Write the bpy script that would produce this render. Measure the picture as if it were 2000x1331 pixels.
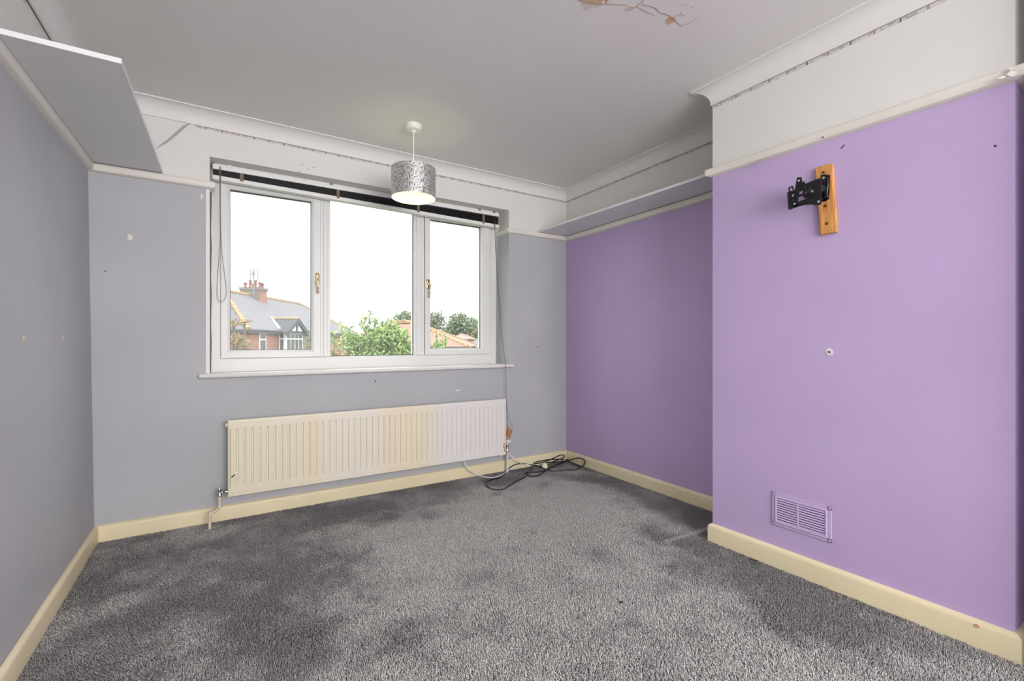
import bpy, bmesh, math, random
from mathutils import Vector, Matrix
import numpy as np

S = bpy.context.scene
C = S.collection
for o in list(bpy.data.objects):
    bpy.data.objects.remove(o)

# ------------------------------------------------------------------ camera, sky, lights, exposure
PXF, PXH = 889.0, 667.0              # focal length and horizon in pixels of the 2000 x 1331 frame
EYE, YAW = 1.10, math.radians(32.0)  # metres above the carpet; turned right of the window wall's normal
cam_d = bpy.data.cameras.new('camera'); cam = bpy.data.objects.new('camera', cam_d); C.objects.link(cam)
cam.location = (0, 0, EYE); cam.rotation_euler = (math.pi/2, 0, -YAW)
cam_d.sensor_width = 36; cam_d.lens = 36*PXF/2000; cam_d.shift_y = (PXH-665.5)/2000
cam_d.clip_start = 0.02; cam_d.clip_end = 500
S.camera = cam

world = bpy.data.worlds.new('overcast_sky'); S.world = world; world.use_nodes = True
wt = world.node_tree; wt.nodes.clear()
def wn(t, **k):
    n = wt.nodes.new(t)
    for a, b in k.items(): setattr(n, a, b)
    return n
w_out = wn('ShaderNodeOutputWorld'); w_bg = wn('ShaderNodeBackground')
w_tc = wn('ShaderNodeTexCoord'); w_sep = wn('ShaderNodeSeparateXYZ')
wt.links.new(w_tc.outputs['Generated'], w_sep.inputs[0])
w_mx = wn('ShaderNodeMath', operation='MAXIMUM'); w_mx.inputs[1].default_value = 0.0
wt.links.new(w_sep.outputs['Z'], w_mx.inputs[0])
w_l = wn('ShaderNodeMath', operation='MULTIPLY_ADD')   # overcast sky: brighter towards the zenith
w_l.inputs[1].default_value = 3.1; w_l.inputs[2].default_value = 1.5
wt.links.new(w_mx.outputs[0], w_l.inputs[0])
w_map = wn('ShaderNodeMapping'); w_map.inputs['Scale'].default_value = (1.6, 1.6, 7)
w_no = wn('ShaderNodeTexNoise'); w_no.inputs['Scale'].default_value = 2.2; w_no.inputs['Detail'].default_value = 5
wt.links.new(w_tc.outputs['Generated'], w_map.inputs[0]); wt.links.new(w_map.outputs[0], w_no.inputs[0])
w_cr = wn('ShaderNodeValToRGB')
w_cr.color_ramp.elements[0].position = .3; w_cr.color_ramp.elements[0].color = (.86, .90, .95, 1)
w_cr.color_ramp.elements[1].position = .65; w_cr.color_ramp.elements[1].color = (1, 1, 1, 1)
wt.links.new(w_no.outputs['Fac'], w_cr.inputs[0])
wt.links.new(w_cr.outputs[0], w_bg.inputs['Color']); wt.links.new(w_l.outputs[0], w_bg.inputs['Strength'])
wt.links.new(w_bg.outputs[0], w_out.inputs[0])

def area(name, loc, rot, sx, sy, power, col):
    d = bpy.data.lights.new(name, 'AREA'); d.shape = 'RECTANGLE'; d.size = sx; d.size_y = sy
    d.energy = power; d.color = col
    o = bpy.data.objects.new(name, d); C.objects.link(o); o.location = loc; o.rotation_euler = rot
    return o
# unseen fill lamp added behind the camera to brighten the room
area('rear_fill_lamp', (.85, -2.52, 1.50), (math.pi/2, 0, 0), 2.4, 1.5, 106, (1, .985, .96))
S.view_settings.view_transform = 'Standard'
try: S.view_settings.look = 'None'
except Exception: pass
S.view_settings.gamma = 1.0; S.view_settings.use_curve_mapping = False
S.view_settings.exposure = 0.56
S.cycles.use_denoising = True
S.cycles.max_bounces = 8; S.cycles.diffuse_bounces = 4; S.cycles.transparent_max_bounces = 24

# ------------------------------------------------------------------ helpers
F = Vector((math.sin(YAW), math.cos(YAW), 0)); R = Vector((math.cos(YAW), -math.sin(YAW), 0))
def on(x, y, ax, v):
    """pixel -> point where its line of sight meets the plane axis = v"""
    d = F + R*((x-1000)/PXF) + Vector((0, 0, (PXH-y)/PXF))
    o = Vector((0, 0, EYE)); return o + d*((v-o[ax])/d[ax])
def cw(a, b, h):
    """outdoors: metres right of / ahead of the viewpoint and above eye level -> world"""
    return F*b + R*a + Vector((0, 0, EYE+h))
def lin(r, g, b):
    f = lambda c: (c/255/12.92 if c/255 <= .04045 else ((c/255+.055)/1.055)**2.4)
    return (f(r), f(g), f(b), 1)

MATS = {}
def mat(name, col, rough=.6, metal=0, var=0.0, vscale=4, bump=0, bscale=60, spec=.4, emit=None, estr=0, col2=None):
    m = bpy.data.materials.new(name); m.use_nodes = True; nt = m.node_tree
    b = nt.nodes['Principled BSDF']
    col = tuple(col) if len(col) == 4 else tuple(col)+(1,)
    b.inputs['Base Color'].default_value = col; b.inputs['Roughness'].default_value = rough
    b.inputs['Metallic'].default_value = metal; b.inputs['Specular IOR Level'].default_value = spec
    tc = nt.nodes.new('ShaderNodeTexCoord')
    if var or col2:
        n = nt.nodes.new('ShaderNodeTexNoise'); n.inputs['Scale'].default_value = vscale; n.inputs['Detail'].default_value = 5
        nt.links.new(tc.outputs['Object'], n.inputs['Vector'])
        r = nt.nodes.new('ShaderNodeValToRGB')
        r.color_ramp.elements[0].position = .32; r.color_ramp.elements[1].position = .68
        c2 = col2 if col2 else tuple(min(1, c*(1+var)) for c in col[:3])+(1,)
        c1 = col if col2 else tuple(c*(1-var) for c in col[:3])+(1,)
        r.color_ramp.elements[0].color = c1; r.color_ramp.elements[1].color = c2
        nt.links.new(n.outputs['Fac'], r.inputs[0]); nt.links.new(r.outputs[0], b.inputs['Base Color'])
    if bump:
        n2 = nt.nodes.new('ShaderNodeTexNoise'); n2.inputs['Scale'].default_value = bscale; n2.inputs['Detail'].default_value = 4
        nt.links.new(tc.outputs['Object'], n2.inputs['Vector'])
        bp = nt.nodes.new('ShaderNodeBump'); bp.inputs['Strength'].default_value = bump; bp.inputs['Distance'].default_value = .004
        nt.links.new(n2.outputs['Fac'], bp.inputs['Height']); nt.links.new(bp.outputs[0], b.inputs['Normal'])
    if emit:
        b.inputs['Emission Color'].default_value = tuple(emit)+(1,); b.inputs['Emission Strength'].default_value = estr
    MATS[name] = m; return m
def node(m, t, **k):
    n = m.node_tree.nodes.new(t)
    for a, b in k.items(): setattr(n, a, b)
    return n
def link(m, a, b): m.node_tree.links.new(a, b)
def bsdf(m): return m.node_tree.nodes['Principled BSDF']

WLOC = {}
class MB:
    def __init__(s): s.v = []; s.f = []; s.m = []; s.mi = 0
    def add(s, vs, fs):
        o = len(s.v); s.v += [tuple(v) for v in vs]
        for f in fs: s.f.append(tuple(i+o for i in f)); s.m.append(s.mi)
        return s
    def box(s, a, b, T=None):
        (x0, y0, z0), (x1, y1, z1) = a, b
        vs = [Vector(p) for p in ((x0,y0,z0),(x1,y0,z0),(x1,y1,z0),(x0,y1,z0),(x0,y0,z1),(x1,y0,z1),(x1,y1,z1),(x0,y1,z1))]
        if T: vs = [T(v) for v in vs]
        return s.add(vs, [(0,3,2,1),(4,5,6,7),(0,1,5,4),(1,2,6,5),(2,3,7,6),(3,0,4,7)])
    def bbox(s, a, b, w=.003, T=None):
        """box with chamfered edges"""
        a = Vector(a); b = Vector(b); w = min(w, *(abs(b[i]-a[i])*.45 for i in range(3)))
        bm = bmesh.new(); bmesh.ops.create_cube(bm, size=1)
        for v in bm.verts: v.co = Vector(((a[i]+b[i])/2+v.co[i]*abs(b[i]-a[i]) for i in range(3)))
        bmesh.ops.bevel(bm, geom=bm.edges[:], offset=w, segments=2, affect='EDGES', profile=.5)
        s.bm(bm, T); return s
    def bm(s, bm, T=None):
        bm.verts.index_update()
        s.add([T(v.co) if T else v.co.copy() for v in bm.verts], [tuple(v.index for v in f.verts) for f in bm.faces]); bm.free()
    def prism(s, poly, d, T=None):
        """poly: list of 3D points, extruded by vector d"""
        d = Vector(d); p = [Vector(q) for q in poly]; n = len(p)
        vs = p+[q+d for q in p]
        if T: vs = [T(v) for v in vs]
        fs = [tuple(range(n))[::-1], tuple(range(n, 2*n))]+[(i, (i+1) % n, (i+1) % n+n, i+n) for i in range(n)]
        return s.add(vs, fs)
    def tube(s, pts, r, n=8, closed=False, cap=True):
        pts = [Vector(p) for p in pts]; k = len(pts); rs = r if isinstance(r, (list, tuple)) else [r]*k
        up = None; rings = []
        for i, p in enumerate(pts):
            a = pts[(i-1) % k] if (closed or i > 0) else p; b = pts[(i+1) % k] if (closed or i < k-1) else p
            t = (b-a)
            t = t.normalized() if t.length > 1e-9 else Vector((0, 0, 1))
            if up is None:
                up = Vector((0, 0, 1)) if abs(t.z) < .9 else Vector((1, 0, 0))
            u = (up-t*up.dot(t))
            u = u.normalized() if u.length > 1e-6 else t.orthogonal().normalized()
            w = t.cross(u); up = u
            rings.append([p+(u*math.cos(2*math.pi*j/n)+w*math.sin(2*math.pi*j/n))*rs[i] for j in range(n)])
        vs = [v for g in rings for v in g]; fs = []
        for i in range(k if closed else k-1):
            i2 = (i+1) % k
            for j in range(n): fs.append((i*n+j, i*n+(j+1) % n, i2*n+(j+1) % n, i2*n+j))
        if not closed and cap: fs += [tuple(range(n))[::-1], tuple((k-1)*n+j for j in range(n))]
        return s.add(vs, fs)
    def lathe(s, prof, c, axis=(0, 0, 1), n=32):
        """prof: (radius, height) pairs; revolved about axis through c"""
        c = Vector(c); q = Vector((0, 0, 1)).rotation_difference(Vector(axis)); k = len(prof)
        vs = [c+q @ Vector((r*math.cos(2*math.pi*j/n), r*math.sin(2*math.pi*j/n), h)) for r, h in prof for j in range(n)]
        fs = [(i*n+j, i*n+(j+1) % n, (i+1)*n+(j+1) % n, (i+1)*n+j) for i in range(k-1) for j in range(n)]
        if prof[0][0] > 1e-6: fs.append(tuple(range(n))[::-1])
        if prof[-1][0] > 1e-6: fs.append(tuple((k-1)*n+j for j in range(n)))
        return s.add(vs, fs)
    def build(s, name, mats, parent=None, smooth=False, keep=False):
        vs = [Vector(v) for v in s.v]
        lo = Vector((min(v[i] for v in vs) for i in range(3))); hi = Vector((max(v[i] for v in vs) for i in range(3)))
        org = Vector(((lo.x+hi.x)/2, (lo.y+hi.y)/2, lo.z)) if not keep else Vector((0, 0, 0))
        me = bpy.data.meshes.new(name); me.from_pydata([v-org for v in vs], [], s.f)
        mats = mats if isinstance(mats, (list, tuple)) else [mats]
        for m in mats: me.materials.append(m)
        me.polygons.foreach_set('material_index', s.m)
        bm = bmesh.new(); bm.from_mesh(me); bmesh.ops.recalc_face_normals(bm, faces=bm.faces[:]); bm.to_mesh(me); bm.free()
        if smooth:
            me.polygons.foreach_set('use_smooth', [True]*len(me.polygons))
            me.set_sharp_from_angle(angle=math.radians(smooth if smooth is not True else 40))
        me.update()
        o = bpy.data.objects.new(name, me); C.objects.link(o); o.location = org
        put(o, parent, org); return o
def put(o, parent, org):
    WLOC[o.name] = Vector(org)
    if parent is not None:
        o.parent = parent; o.matrix_parent_inverse = Matrix.Translation(-WLOC[parent.name])
def tag(o, label, cat=None, group=None, kind=None):
    o['label'] = label
    if cat: o['category'] = cat
    if group: o['group'] = group
    if kind: o['kind'] = kind
    return o
def thing(name, loc, label, cat, group=None, kind=None):
    o = bpy.data.objects.new(name, None); C.objects.link(o); o.location = loc; o.empty_display_size = .05
    WLOC[o.name] = Vector(loc); return tag(o, label, cat, group, kind)
def twin(src, parent, delta):
    """a copy of a part that shares its mesh"""
    o = src.copy(); C.objects.link(o); org = WLOC[src.name]+Vector(delta); o.location = org; put(o, parent, org); return o
def sweep(mb, prof, p0, p1, inward, m0=0, m1=0, z0=0, z1=0):
    """moulding: prof = closed loop of (distance from wall, height); m0, m1 mitre (+1 outer corner, -1 inner)"""
    p0 = Vector((p0[0], p0[1], 0)); p1 = Vector((p1[0], p1[1], 0)); d = (p1-p0).normalized(); nin = Vector((inward[0], inward[1], 0)).normalized()
    n = len(prof)
    vs = [p0-d*(m0*a)+nin*a+Vector((0, 0, h+z0)) for a, h in prof]+[p1+d*(m1*a)+nin*a+Vector((0, 0, h+z1)) for a, h in prof]
    mb.add(vs, [tuple(range(n)), tuple(range(n, 2*n))[::-1]]+[(i, i+n, (i+1) % n+n, (i+1) % n) for i in range(n)])
    return mb
def smoothpath(pts, n=10):
    """Catmull-Rom through the points"""
    P = [Vector(p) for p in pts]; out = []
    for i in range(len(P)-1):
        a = P[max(i-1, 0)]; b = P[i]; c = P[i+1]; d = P[min(i+2, len(P)-1)]
        for k in range(n):
            t = k/n; out.append(.5*((2*b)+(c-a)*t+(2*a-5*b+4*c-d)*t*t+(3*b-a-3*c+d)*t**3))
    out.append(P[-1]); return out

# ------------------------------------------------------------------ materials of the room
def paint(name, col, var=.035):
    m = mat(name, col, rough=.55, var=var, vscale=2.2, bump=.10, bscale=35, spec=.3); return m
M_grey = paint('grey_wall_paint', lin(178, 179, 182))
M_purple = paint('lilac_wall_paint', lin(188, 166, 206), .03)
M_white = paint('white_wall_paint', lin(220, 218, 215), .015)
M_ceil = paint('ceiling_paint', lin(224, 221, 219), .015)
M_cream = mat('cream_gloss_paint', lin(226, 213, 178), rough=.38, var=.05, vscale=3, bump=.05, bscale=14, spec=.45)
M_rail = mat('off_white_gloss_paint', lin(222, 217, 208), rough=.4, var=.03, vscale=5, bump=.06, bscale=20, spec=.45)
M_upvc = mat('white_upvc', lin(222, 222, 219), rough=.35, var=.012, vscale=3, spec=.45)
M_sill = mat('white_sill_paint', lin(226, 224, 220), rough=.4, bump=.06, bscale=18, var=.02)
M_dark = mat('dark_rubber', lin(38, 40, 46), rough=.5)
M_black = mat('black_plastic', lin(16, 16, 18), rough=.35, spec=.5)
M_blackmetal = mat('black_coated_steel', lin(13, 13, 15), rough=.28, spec=.6)
M_chrome = mat('chrome', lin(190, 190, 192), rough=.22, metal=1)
M_brass = mat('polished_brass', lin(196, 180, 142), rough=.25, metal=1)
M_steel = mat('zinc_screw', lin(222, 222, 222), rough=.35, metal=.8)
M_whitep = mat('white_plastic', lin(232, 231, 226), rough=.4)
M_creamp = mat('cream_plastic', lin(218, 210, 184), rough=.45)
M_shelf = mat('white_melamine', lin(226, 226, 226), rough=.4, var=.01)
M_gap = mat('dirty_gap', lin(70, 62, 54), rough=.9)

# glass: clear, with its own fresnel reflection
M_glass = bpy.data.materials.new('window_glass'); M_glass.use_nodes = True
g = M_glass.node_tree; g.nodes.clear()
go = g.nodes.new('ShaderNodeOutputMaterial'); gm = g.nodes.new('ShaderNodeMixShader'); gt = g.nodes.new('ShaderNodeBsdfTransparent')
gg = g.nodes.new('ShaderNodeBsdfGlossy'); gf = g.nodes.new('ShaderNodeMath'); gf.operation = 'MULTIPLY_ADD'; gf.inputs[1].default_value = .6; gf.inputs[2].default_value = .03; gw = g.nodes.new('ShaderNodeLayerWeight'); gp5 = g.nodes.new('ShaderNodeMath'); gp5.operation = 'POWER'; gp5.inputs[1].default_value = 5; g.links.new(gw.outputs['Facing'], gp5.inputs[0]); g.links.new(gp5.outputs[0], gf.inputs[0]); gw.inputs[0].default_value = .5
gt.inputs[0].default_value = (.97, .98, .975, 1); gg.inputs['Roughness'].default_value = .02; gg.inputs['Color'].default_value = (.10, .10, .10, 1)
g.links.new(gf.outputs[0], gm.inputs[0]); g.links.new(gt.outputs[0], gm.inputs[1]); g.links.new(gg.outputs[0], gm.inputs[2]); gl = g.nodes.new('ShaderNodeBsdfTranslucent'); gl.inputs[0].default_value = (1, 1, 1, 1); gm2 = g.nodes.new('ShaderNodeMixShader'); gm2.inputs[0].default_value = .02   # added translucent veil, stands for haze over the view
g.links.new(gm.outputs[0], gm2.inputs[1]); g.links.new(gl.outputs[0], gm2.inputs[2]); g.links.new(gm2.outputs[0], go.inputs[0])

# carpet: grey twist pile in patchy tones
M_carpet = mat('grey_carpet', lin(120, 117, 121), rough=.95, spec=.1)
def carpet_nodes(m):
    b = bsdf(m); tc = node(m, 'ShaderNodeTexCoord')
    big = node(m, 'ShaderNodeTexNoise'); big.inputs['Scale'].default_value = 2.1; big.inputs['Detail'].default_value = 7; big.inputs['Roughness'].default_value = .62; big.inputs['Distortion'].default_value = .6
    fine = node(m, 'ShaderNodeTexNoise'); fine.inputs['Scale'].default_value = 190; fine.inputs['Detail'].default_value = 3
    for n in (big, fine): link(m, tc.outputs['Object'], n.inputs['Vector'])
    r1 = node(m, 'ShaderNodeValToRGB'); e = r1.color_ramp.elements
    e[0].position = .38; e[0].color = lin(112, 109, 114); e[1].position = .60; e[1].color = lin(158, 155, 158)
    link(m, big.outputs['Fac'], r1.inputs[0])
    r2 = node(m, 'ShaderNodeValToRGB'); e = r2.color_ramp.elements
    e[0].position = .30; e[0].color = (.42, .42, .42, 1); e[1].position = .70; e[1].color = (1.0, 1.0, 1.0, 1)
    link(m, fine.outputs['Fac'], r2.inputs[0])
    mx = node(m, 'ShaderNodeMix', data_type='RGBA', blend_type='MULTIPLY'); mx.inputs[0].default_value = 1
    link(m, r1.outputs[0], mx.inputs[6]); link(m, r2.outputs[0], mx.inputs[7]); link(m, mx.outputs[2], b.inputs['Base Color'])
    bp = node(m, 'ShaderNodeBump'); bp.inputs['Strength'].default_value = .9; bp.inputs['Distance'].default_value = .006
    link(m, fine.outputs['Fac'], bp.inputs['Height']); link(m, bp.outputs[0], b.inputs['Normal'])
carpet_nodes(M_carpet)

# ------------------------------------------------------------------ the room shell
YW = 3.30; YB = -2.50; ZC = 2.475; COV = .082; RAIL = 2.022
A = (-.613, YW); B = (2.652, YW); Cc = (2.652, 1.53); D = (2.250, 1.53); E = (2.284, .408); Fp = (2.652, .408); G0 = (2.652, .23); G1 = (2.18, .23); G = (2.18, YB); AT = (-.640, YW); HT = (-.640, YB); Hh = (-.523, YB)
def st(o, label, cat): return tag(o, label, cat, kind='structure')

fl = MB(); fl.box((-.70, YB-.1, -.05), (2.75, YW+.02, 0)); floor = st(fl.build('floor', M_carpet, keep=True), 'grey twist pile carpet covering the floor wall to wall', 'floor')
ce = MB(); ce.box((-.75, YB-.2, ZC), (2.85, YW+.32, ZC+.12)); ceiling = st(ce.build('ceiling', M_ceil, keep=True), 'white painted ceiling with a brown water stain', 'ceiling')

HX0, HX1, HZ0, HZ1 = -.092, 2.030, .885, 2.217      # the window opening
def wall_piece(mb, a, b):
    """box of wall, painted below / above the picture rail"""
    (x0, y0, z0), (x1, y1, z1) = a, b; zs = RAIL+.02
    if z0 < zs: mb.mi = 0; mb.box((x0, y0, z0), (x1, y1, min(z1, zs)))
    if z1 > zs: mb.mi = 1; mb.box((x0, y0, max(z0, zs)), (x1, y1, z1))
wf = MB(); lwx = lambda y: -.613+.0155*(YW-y)
wall_piece(wf, (-.75, YW, 0), (HX0, YW+.30, ZC)); wall_piece(wf, (HX1, YW, 0), (2.80, YW+.30, ZC))
wall_piece(wf, (HX0, YW, 0), (HX1, YW+.30, HZ0)); wall_piece(wf, (HX0, YW, HZ1), (HX1, YW+.30, ZC))
st(wf.build('wall_front', [M_grey, M_white], keep=True), 'grey wall around the wide window, white above the picture rail', 'wall')
def slab(mb, p0, p1, th, out):
    """wall slab from p0 to p1 in plan, thickened outwards"""
    for k, (za, zb) in enumerate(((0, RAIL+.02), (RAIL+.02, ZC))):
        mb.mi = k; o = Vector((out[0], out[1], 0))*th
        mb.prism([(p0[0], p0[1], za), (p1[0], p1[1], za), (p1[0], p1[1], zb), (p0[0], p0[1], zb)], o)
wl = MB(); NW = 12      # the old wall leans out a little towards the top
lev = [(0, 0), (RAIL+.02, 1), (RAIL+.02, 1), (ZC, ZC/(RAIL+.02))]
def lw(y, k): return Vector((lwx(y)+(-.640-lwx(y))*k, y, 0))
for q in range(2):
    wl.mi = q
    for i in range(NW):
        y0_, y1_ = YB+(YW+.0-YB)*i/NW, YB+(YW-YB)*(i+1)/NW
        (za, ka), (zb, kb) = lev[2*q], lev[2*q+1]
        for r_ in range(4):
            z_0, z_1 = za+(zb-za)*r_/4, za+(zb-za)*(r_+1)/4; k0, k1_ = ka+(kb-ka)*r_/4, ka+(kb-ka)*(r_+1)/4
            P_ = [lw(y0_, k0)+Vector((0, 0, z_0)), lw(y1_, k0)+Vector((0, 0, z_0)), lw(y1_, k1_)+Vector((0, 0, z_1)), lw(y0_, k1_)+Vector((0, 0, z_1))]
            wl.add(P_, [(0, 1, 2, 3)])
wl.mi = 0; wl.box((-.80, YB, 0), (-.70, YW, ZC))
st(wl.build('wall_left', [M_grey, M_white], keep=True), 'grey side wall with a white shelf on its picture rail', 'wall')
wr = MB(); slab(wr, B, Cc, .15, (1, 0)); st(wr.build('wall_right', [M_purple, M_white], keep=True), 'lilac alcove wall between the window wall and chimney breast', 'wall')
br = MB()
for k, (za, zb) in enumerate(((0, RAIL+.02), (RAIL+.02, ZC))):
    br.mi = k; br.prism([D+(za,), E+(za,), Fp+(za,), Cc+(za,)], (0, 0, zb-za))
st(br.build('wall_breast', [M_purple, M_white], keep=True), 'projecting lilac chimney breast, white above its picture rail', 'wall')
wn2 = MB(); slab(wn2, Fp, G0, .15, (1, 0)); slab(wn2, (2.80, .229), (2.20, .229), .10, (0, -1)); slab(wn2, G1, G, .15, (1, 0)); st(wn2.build('wall_alcove_shade', [M_purple, M_white], keep=True), 'lilac alcove wall with an added unseen wall shading the recess', 'wall')  # return and side wall added out of view to keep the recess dark
wb = MB(); bx0, bx1, bz0, bz1 = -.40, 2.10, .72, 2.28
wall_piece(wb, (-.7, YB-.15, 0), (bx0, YB, ZC)); wall_piece(wb, (bx1, YB-.15, 0), (2.8, YB, ZC))
wall_piece(wb, (bx0, YB-.15, 0), (bx1, YB, bz0)); wall_piece(wb, (bx0, YB-.15, bz1), (bx1, YB, ZC))
st(wb.build('wall_back', [M_grey, M_white], keep=True), 'grey wall opposite the window wall, behind the viewpoint', 'wall')

# skirting boards
SK = [(0, 0), (.018, 0), (.018, .084), (.0165, .092), (.012, .099), (.006, .103), (0, .104)]
SKF = [(a, h*.93) for a, h in SK]
def skirting(name, p0, p1, inw, m0, m1, label, prof=SK):
    mb = MB(); sweep(mb, prof, p0, p1, inw, m0, m1); return st(mb.build(name, M_cream, smooth=30), label, 'skirting board')
skirting('baseboard_front', A, B, (0, -1), -1, -1, 'cream skirting board under the radiator along the window wall', SKF)
skirting('baseboard_left', Hh, A, (1, .0155), 0, -1, 'cream skirting board along the grey side wall', SKF)
skirting('baseboard_right', B, Cc, (-1, 0), -1, -1, 'cream skirting board along the lilac alcove wall', SKF)
skirting('baseboard_breast', D, E, (-1, -.03), 1, 1, 'cream skirting board along the chimney breast front')
skirting('baseboard_breast_side', E, Fp, (0, -1), 1, -1, 'cream skirting board on the chimney breast side by the far alcove')
skirting('baseboard_alcove', Fp, G0, (-1, 0), -1, -1, 'cream skirting board of the alcove beyond the chimney breast')
skirting('baseboard_return', Cc, D, (0, 1), -1, 1, 'cream skirting board on the chimney breast return facing the window')
skirting('baseboard_back', G, Hh, (0, 1), -1, 0, 'cream skirting board of the wall opposite the window')

# picture rails
RP = [(0, .044), (.022, .044), (.027, .040), (.029, .032), (.028, .018), (.022, .007), (.012, .002), (0, 0)]
tn = [0]
def trim(prof, segs, label, cat, m=M_rail, ang=30):
    tn[0] += 1; mb = MB()
    for sg in segs: sweep(mb, prof, *sg)
    return st(mb.build('trim_%d' % tn[0], m, smooth=ang), label, cat)
rz = RAIL
def rp(dz=0): return [(a, h+rz+dz) for a, h in RP]
trim(rp(-.004), [(AT, (HX0, YW), (0, -1), -1, 1), ((HX0, YW), (HX0, YW+.055), (1, 0), 1, 0)], 'off-white picture rail between the side wall corner and window', 'picture rail')
trim(rp(-.004), [((HX1, YW), B, (0, -1), 1, -1), ((HX1, YW+.17), (HX1, YW), (-1, 0), 0, 1)], 'off-white picture rail between the window and lilac alcove', 'picture rail')
trim(rp(), [(HT, AT, (1, 0), 0, -1)], 'off-white picture rail along the grey side wall', 'picture rail')
trim(rp(-.006), [(B, Cc, (-1, 0), -1, -1)], 'off-white picture rail along the lilac alcove wall under a shelf', 'picture rail')
trim(rp(-.024), [(D, E, (-1, -.03), 1, 1, 0, -.008), (E, Fp, (0, -1), 1, -1, -.008, -.008), (Cc, D, (0, 1), -1, 1)], 'off-white picture rail wrapped around the chimney breast', 'picture rail')
trim(rp(), [(Fp, G0, (-1, 0), -1, -1)], 'off-white picture rail of the alcove beyond the chimney breast', 'picture rail')

# coving
cp = [(0, ZC), (COV, ZC), (COV, ZC-.007)]
for i in range(13):
    t = math.pi/2*i/12; rr = COV-.010; cp.append((COV-.004-rr*math.sin(t)*.98, ZC-COV+.003+rr*math.cos(t)))
cp += [(.008, ZC-COV-.004), (0, ZC-COV-.004)]
trim(cp, [(AT, B, (0, -1), -1, -1)], 'white plaster coving above the window', 'coving', M_ceil, 25)
trim(cp, [(HT, AT, (1, 0), 0, -1)], 'white plaster coving above the grey side wall', 'coving', M_ceil, 25)
trim(cp, [(B, Cc, (-1, 0), -1, -1), ], 'white plaster coving above the lilac alcove', 'coving', M_ceil, 25)
trim(cp, [(Cc, D, (0, 1), -1, 1), (D, E, (-1, -.03), 1, 1), (E, Fp, (0, -1), 1, -1)], 'white plaster coving around the chimney breast', 'coving', M_ceil, 25)
trim(cp, [(Fp, G0, (-1, 0), -1, -1)], 'white plaster coving of the alcove beyond the chimney breast', 'coving', M_ceil, 25)

# torn wallpaper border left under the coving
M_border = mat('torn_paper_border', lin(190, 186, 190), rough=.7)
def border_nodes(m, sc, axis):
    b = bsdf(m); tc = node(m, 'ShaderNodeTexCoord'); sp = node(m, 'ShaderNodeSeparateXYZ'); link(m, tc.outputs['Object'], sp.inputs[0])
    def wave(period, duty):
        a = node(m, 'ShaderNodeMath', operation='MULTIPLY'); a.inputs[1].default_value = 1/period; link(m, sp.outputs[axis], a.inputs[0])
        f = node(m, 'ShaderNodeMath', operation='FRACT'); link(m, a.outputs[0], f.inputs[0])
        l = node(m, 'ShaderNodeMath', operation='LESS_THAN'); l.inputs[1].default_value = duty; link(m, f.outputs[0], l.inputs[0]); return l.outputs[0]
    no = node(m, 'ShaderNodeTexNoise'); no.inputs['Scale'].default_value = 70; link(m, tc.outputs['Object'], no.inputs['Vector'])
    gt_ = node(m, 'ShaderNodeMath', operation='GREATER_THAN'); gt_.inputs[1].default_value = .56; link(m, no.outputs['Fac'], gt_.inputs[0])
    m1 = node(m, 'ShaderNodeMix', data_type='RGBA'); m1.inputs[6].default_value = lin(206, 203, 203); m1.inputs[7].default_value = lin(172, 168, 172); link(m, gt_.outputs[0], m1.inputs[0])
    m2 = node(m, 'ShaderNodeMix', data_type='RGBA'); m2.inputs[7].default_value = lin(112, 100, 104); link(m, wave(sc, .07), m2.inputs[0]); link(m, m1.outputs[2], m2.inputs[6])
    m3 = node(m, 'ShaderNodeMix', data_type='RGBA'); m3.inputs[7].default_value = lin(178, 140, 136); link(m, wave(sc*2.0, .05), m3.inputs[0]); link(m, m2.outputs[2], m3.inputs[6])
    link(m, m3.outputs[2], b.inputs['Base Color'])
border_nodes(M_border, .085, 0)
M_border_y = mat('torn_paper_border_side', lin(190, 186, 190), rough=.7); border_nodes(M_border_y, .085, 1)
M_bline = mat('border_edge_line', lin(146, 140, 144), rough=.8)  # thin darker line along the top of the border
def border(p0, p1, inw, label, m, m0=-1, m1=-1, hgt=.011):
    z = ZC-COV-.004
    tn[0] += 1; mb = MB(); sweep(mb, [(0, z-.002), (.0015, z-.002), (.0015, z-.002-hgt), (0, z-.002-hgt)], p0, p1, inw, m0, m1)
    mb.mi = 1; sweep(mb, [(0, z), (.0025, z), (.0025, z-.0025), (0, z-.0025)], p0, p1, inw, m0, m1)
    return st(mb.build('trim_%d' % tn[0], [m, M_bline]), label, 'wallpaper border')
border((-.165, YW), B, (0, -1), 'torn strip of patterned wallpaper border under the coving above the window', M_border, 0, -1)
border(B, Cc, (-1, 0), 'torn strip of patterned wallpaper border under the alcove coving', M_border_y)
border(D, E, (-1, -.03), 'torn strip of patterned wallpaper border on the chimney breast', M_border_y, 0, 0, .014)
border((-.645, 1.0), (-.645, 2.42), (1, 0), 'torn strip of patterned wallpaper border above the side wall shelf', M_border_y, 0, 0, .014)

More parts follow.
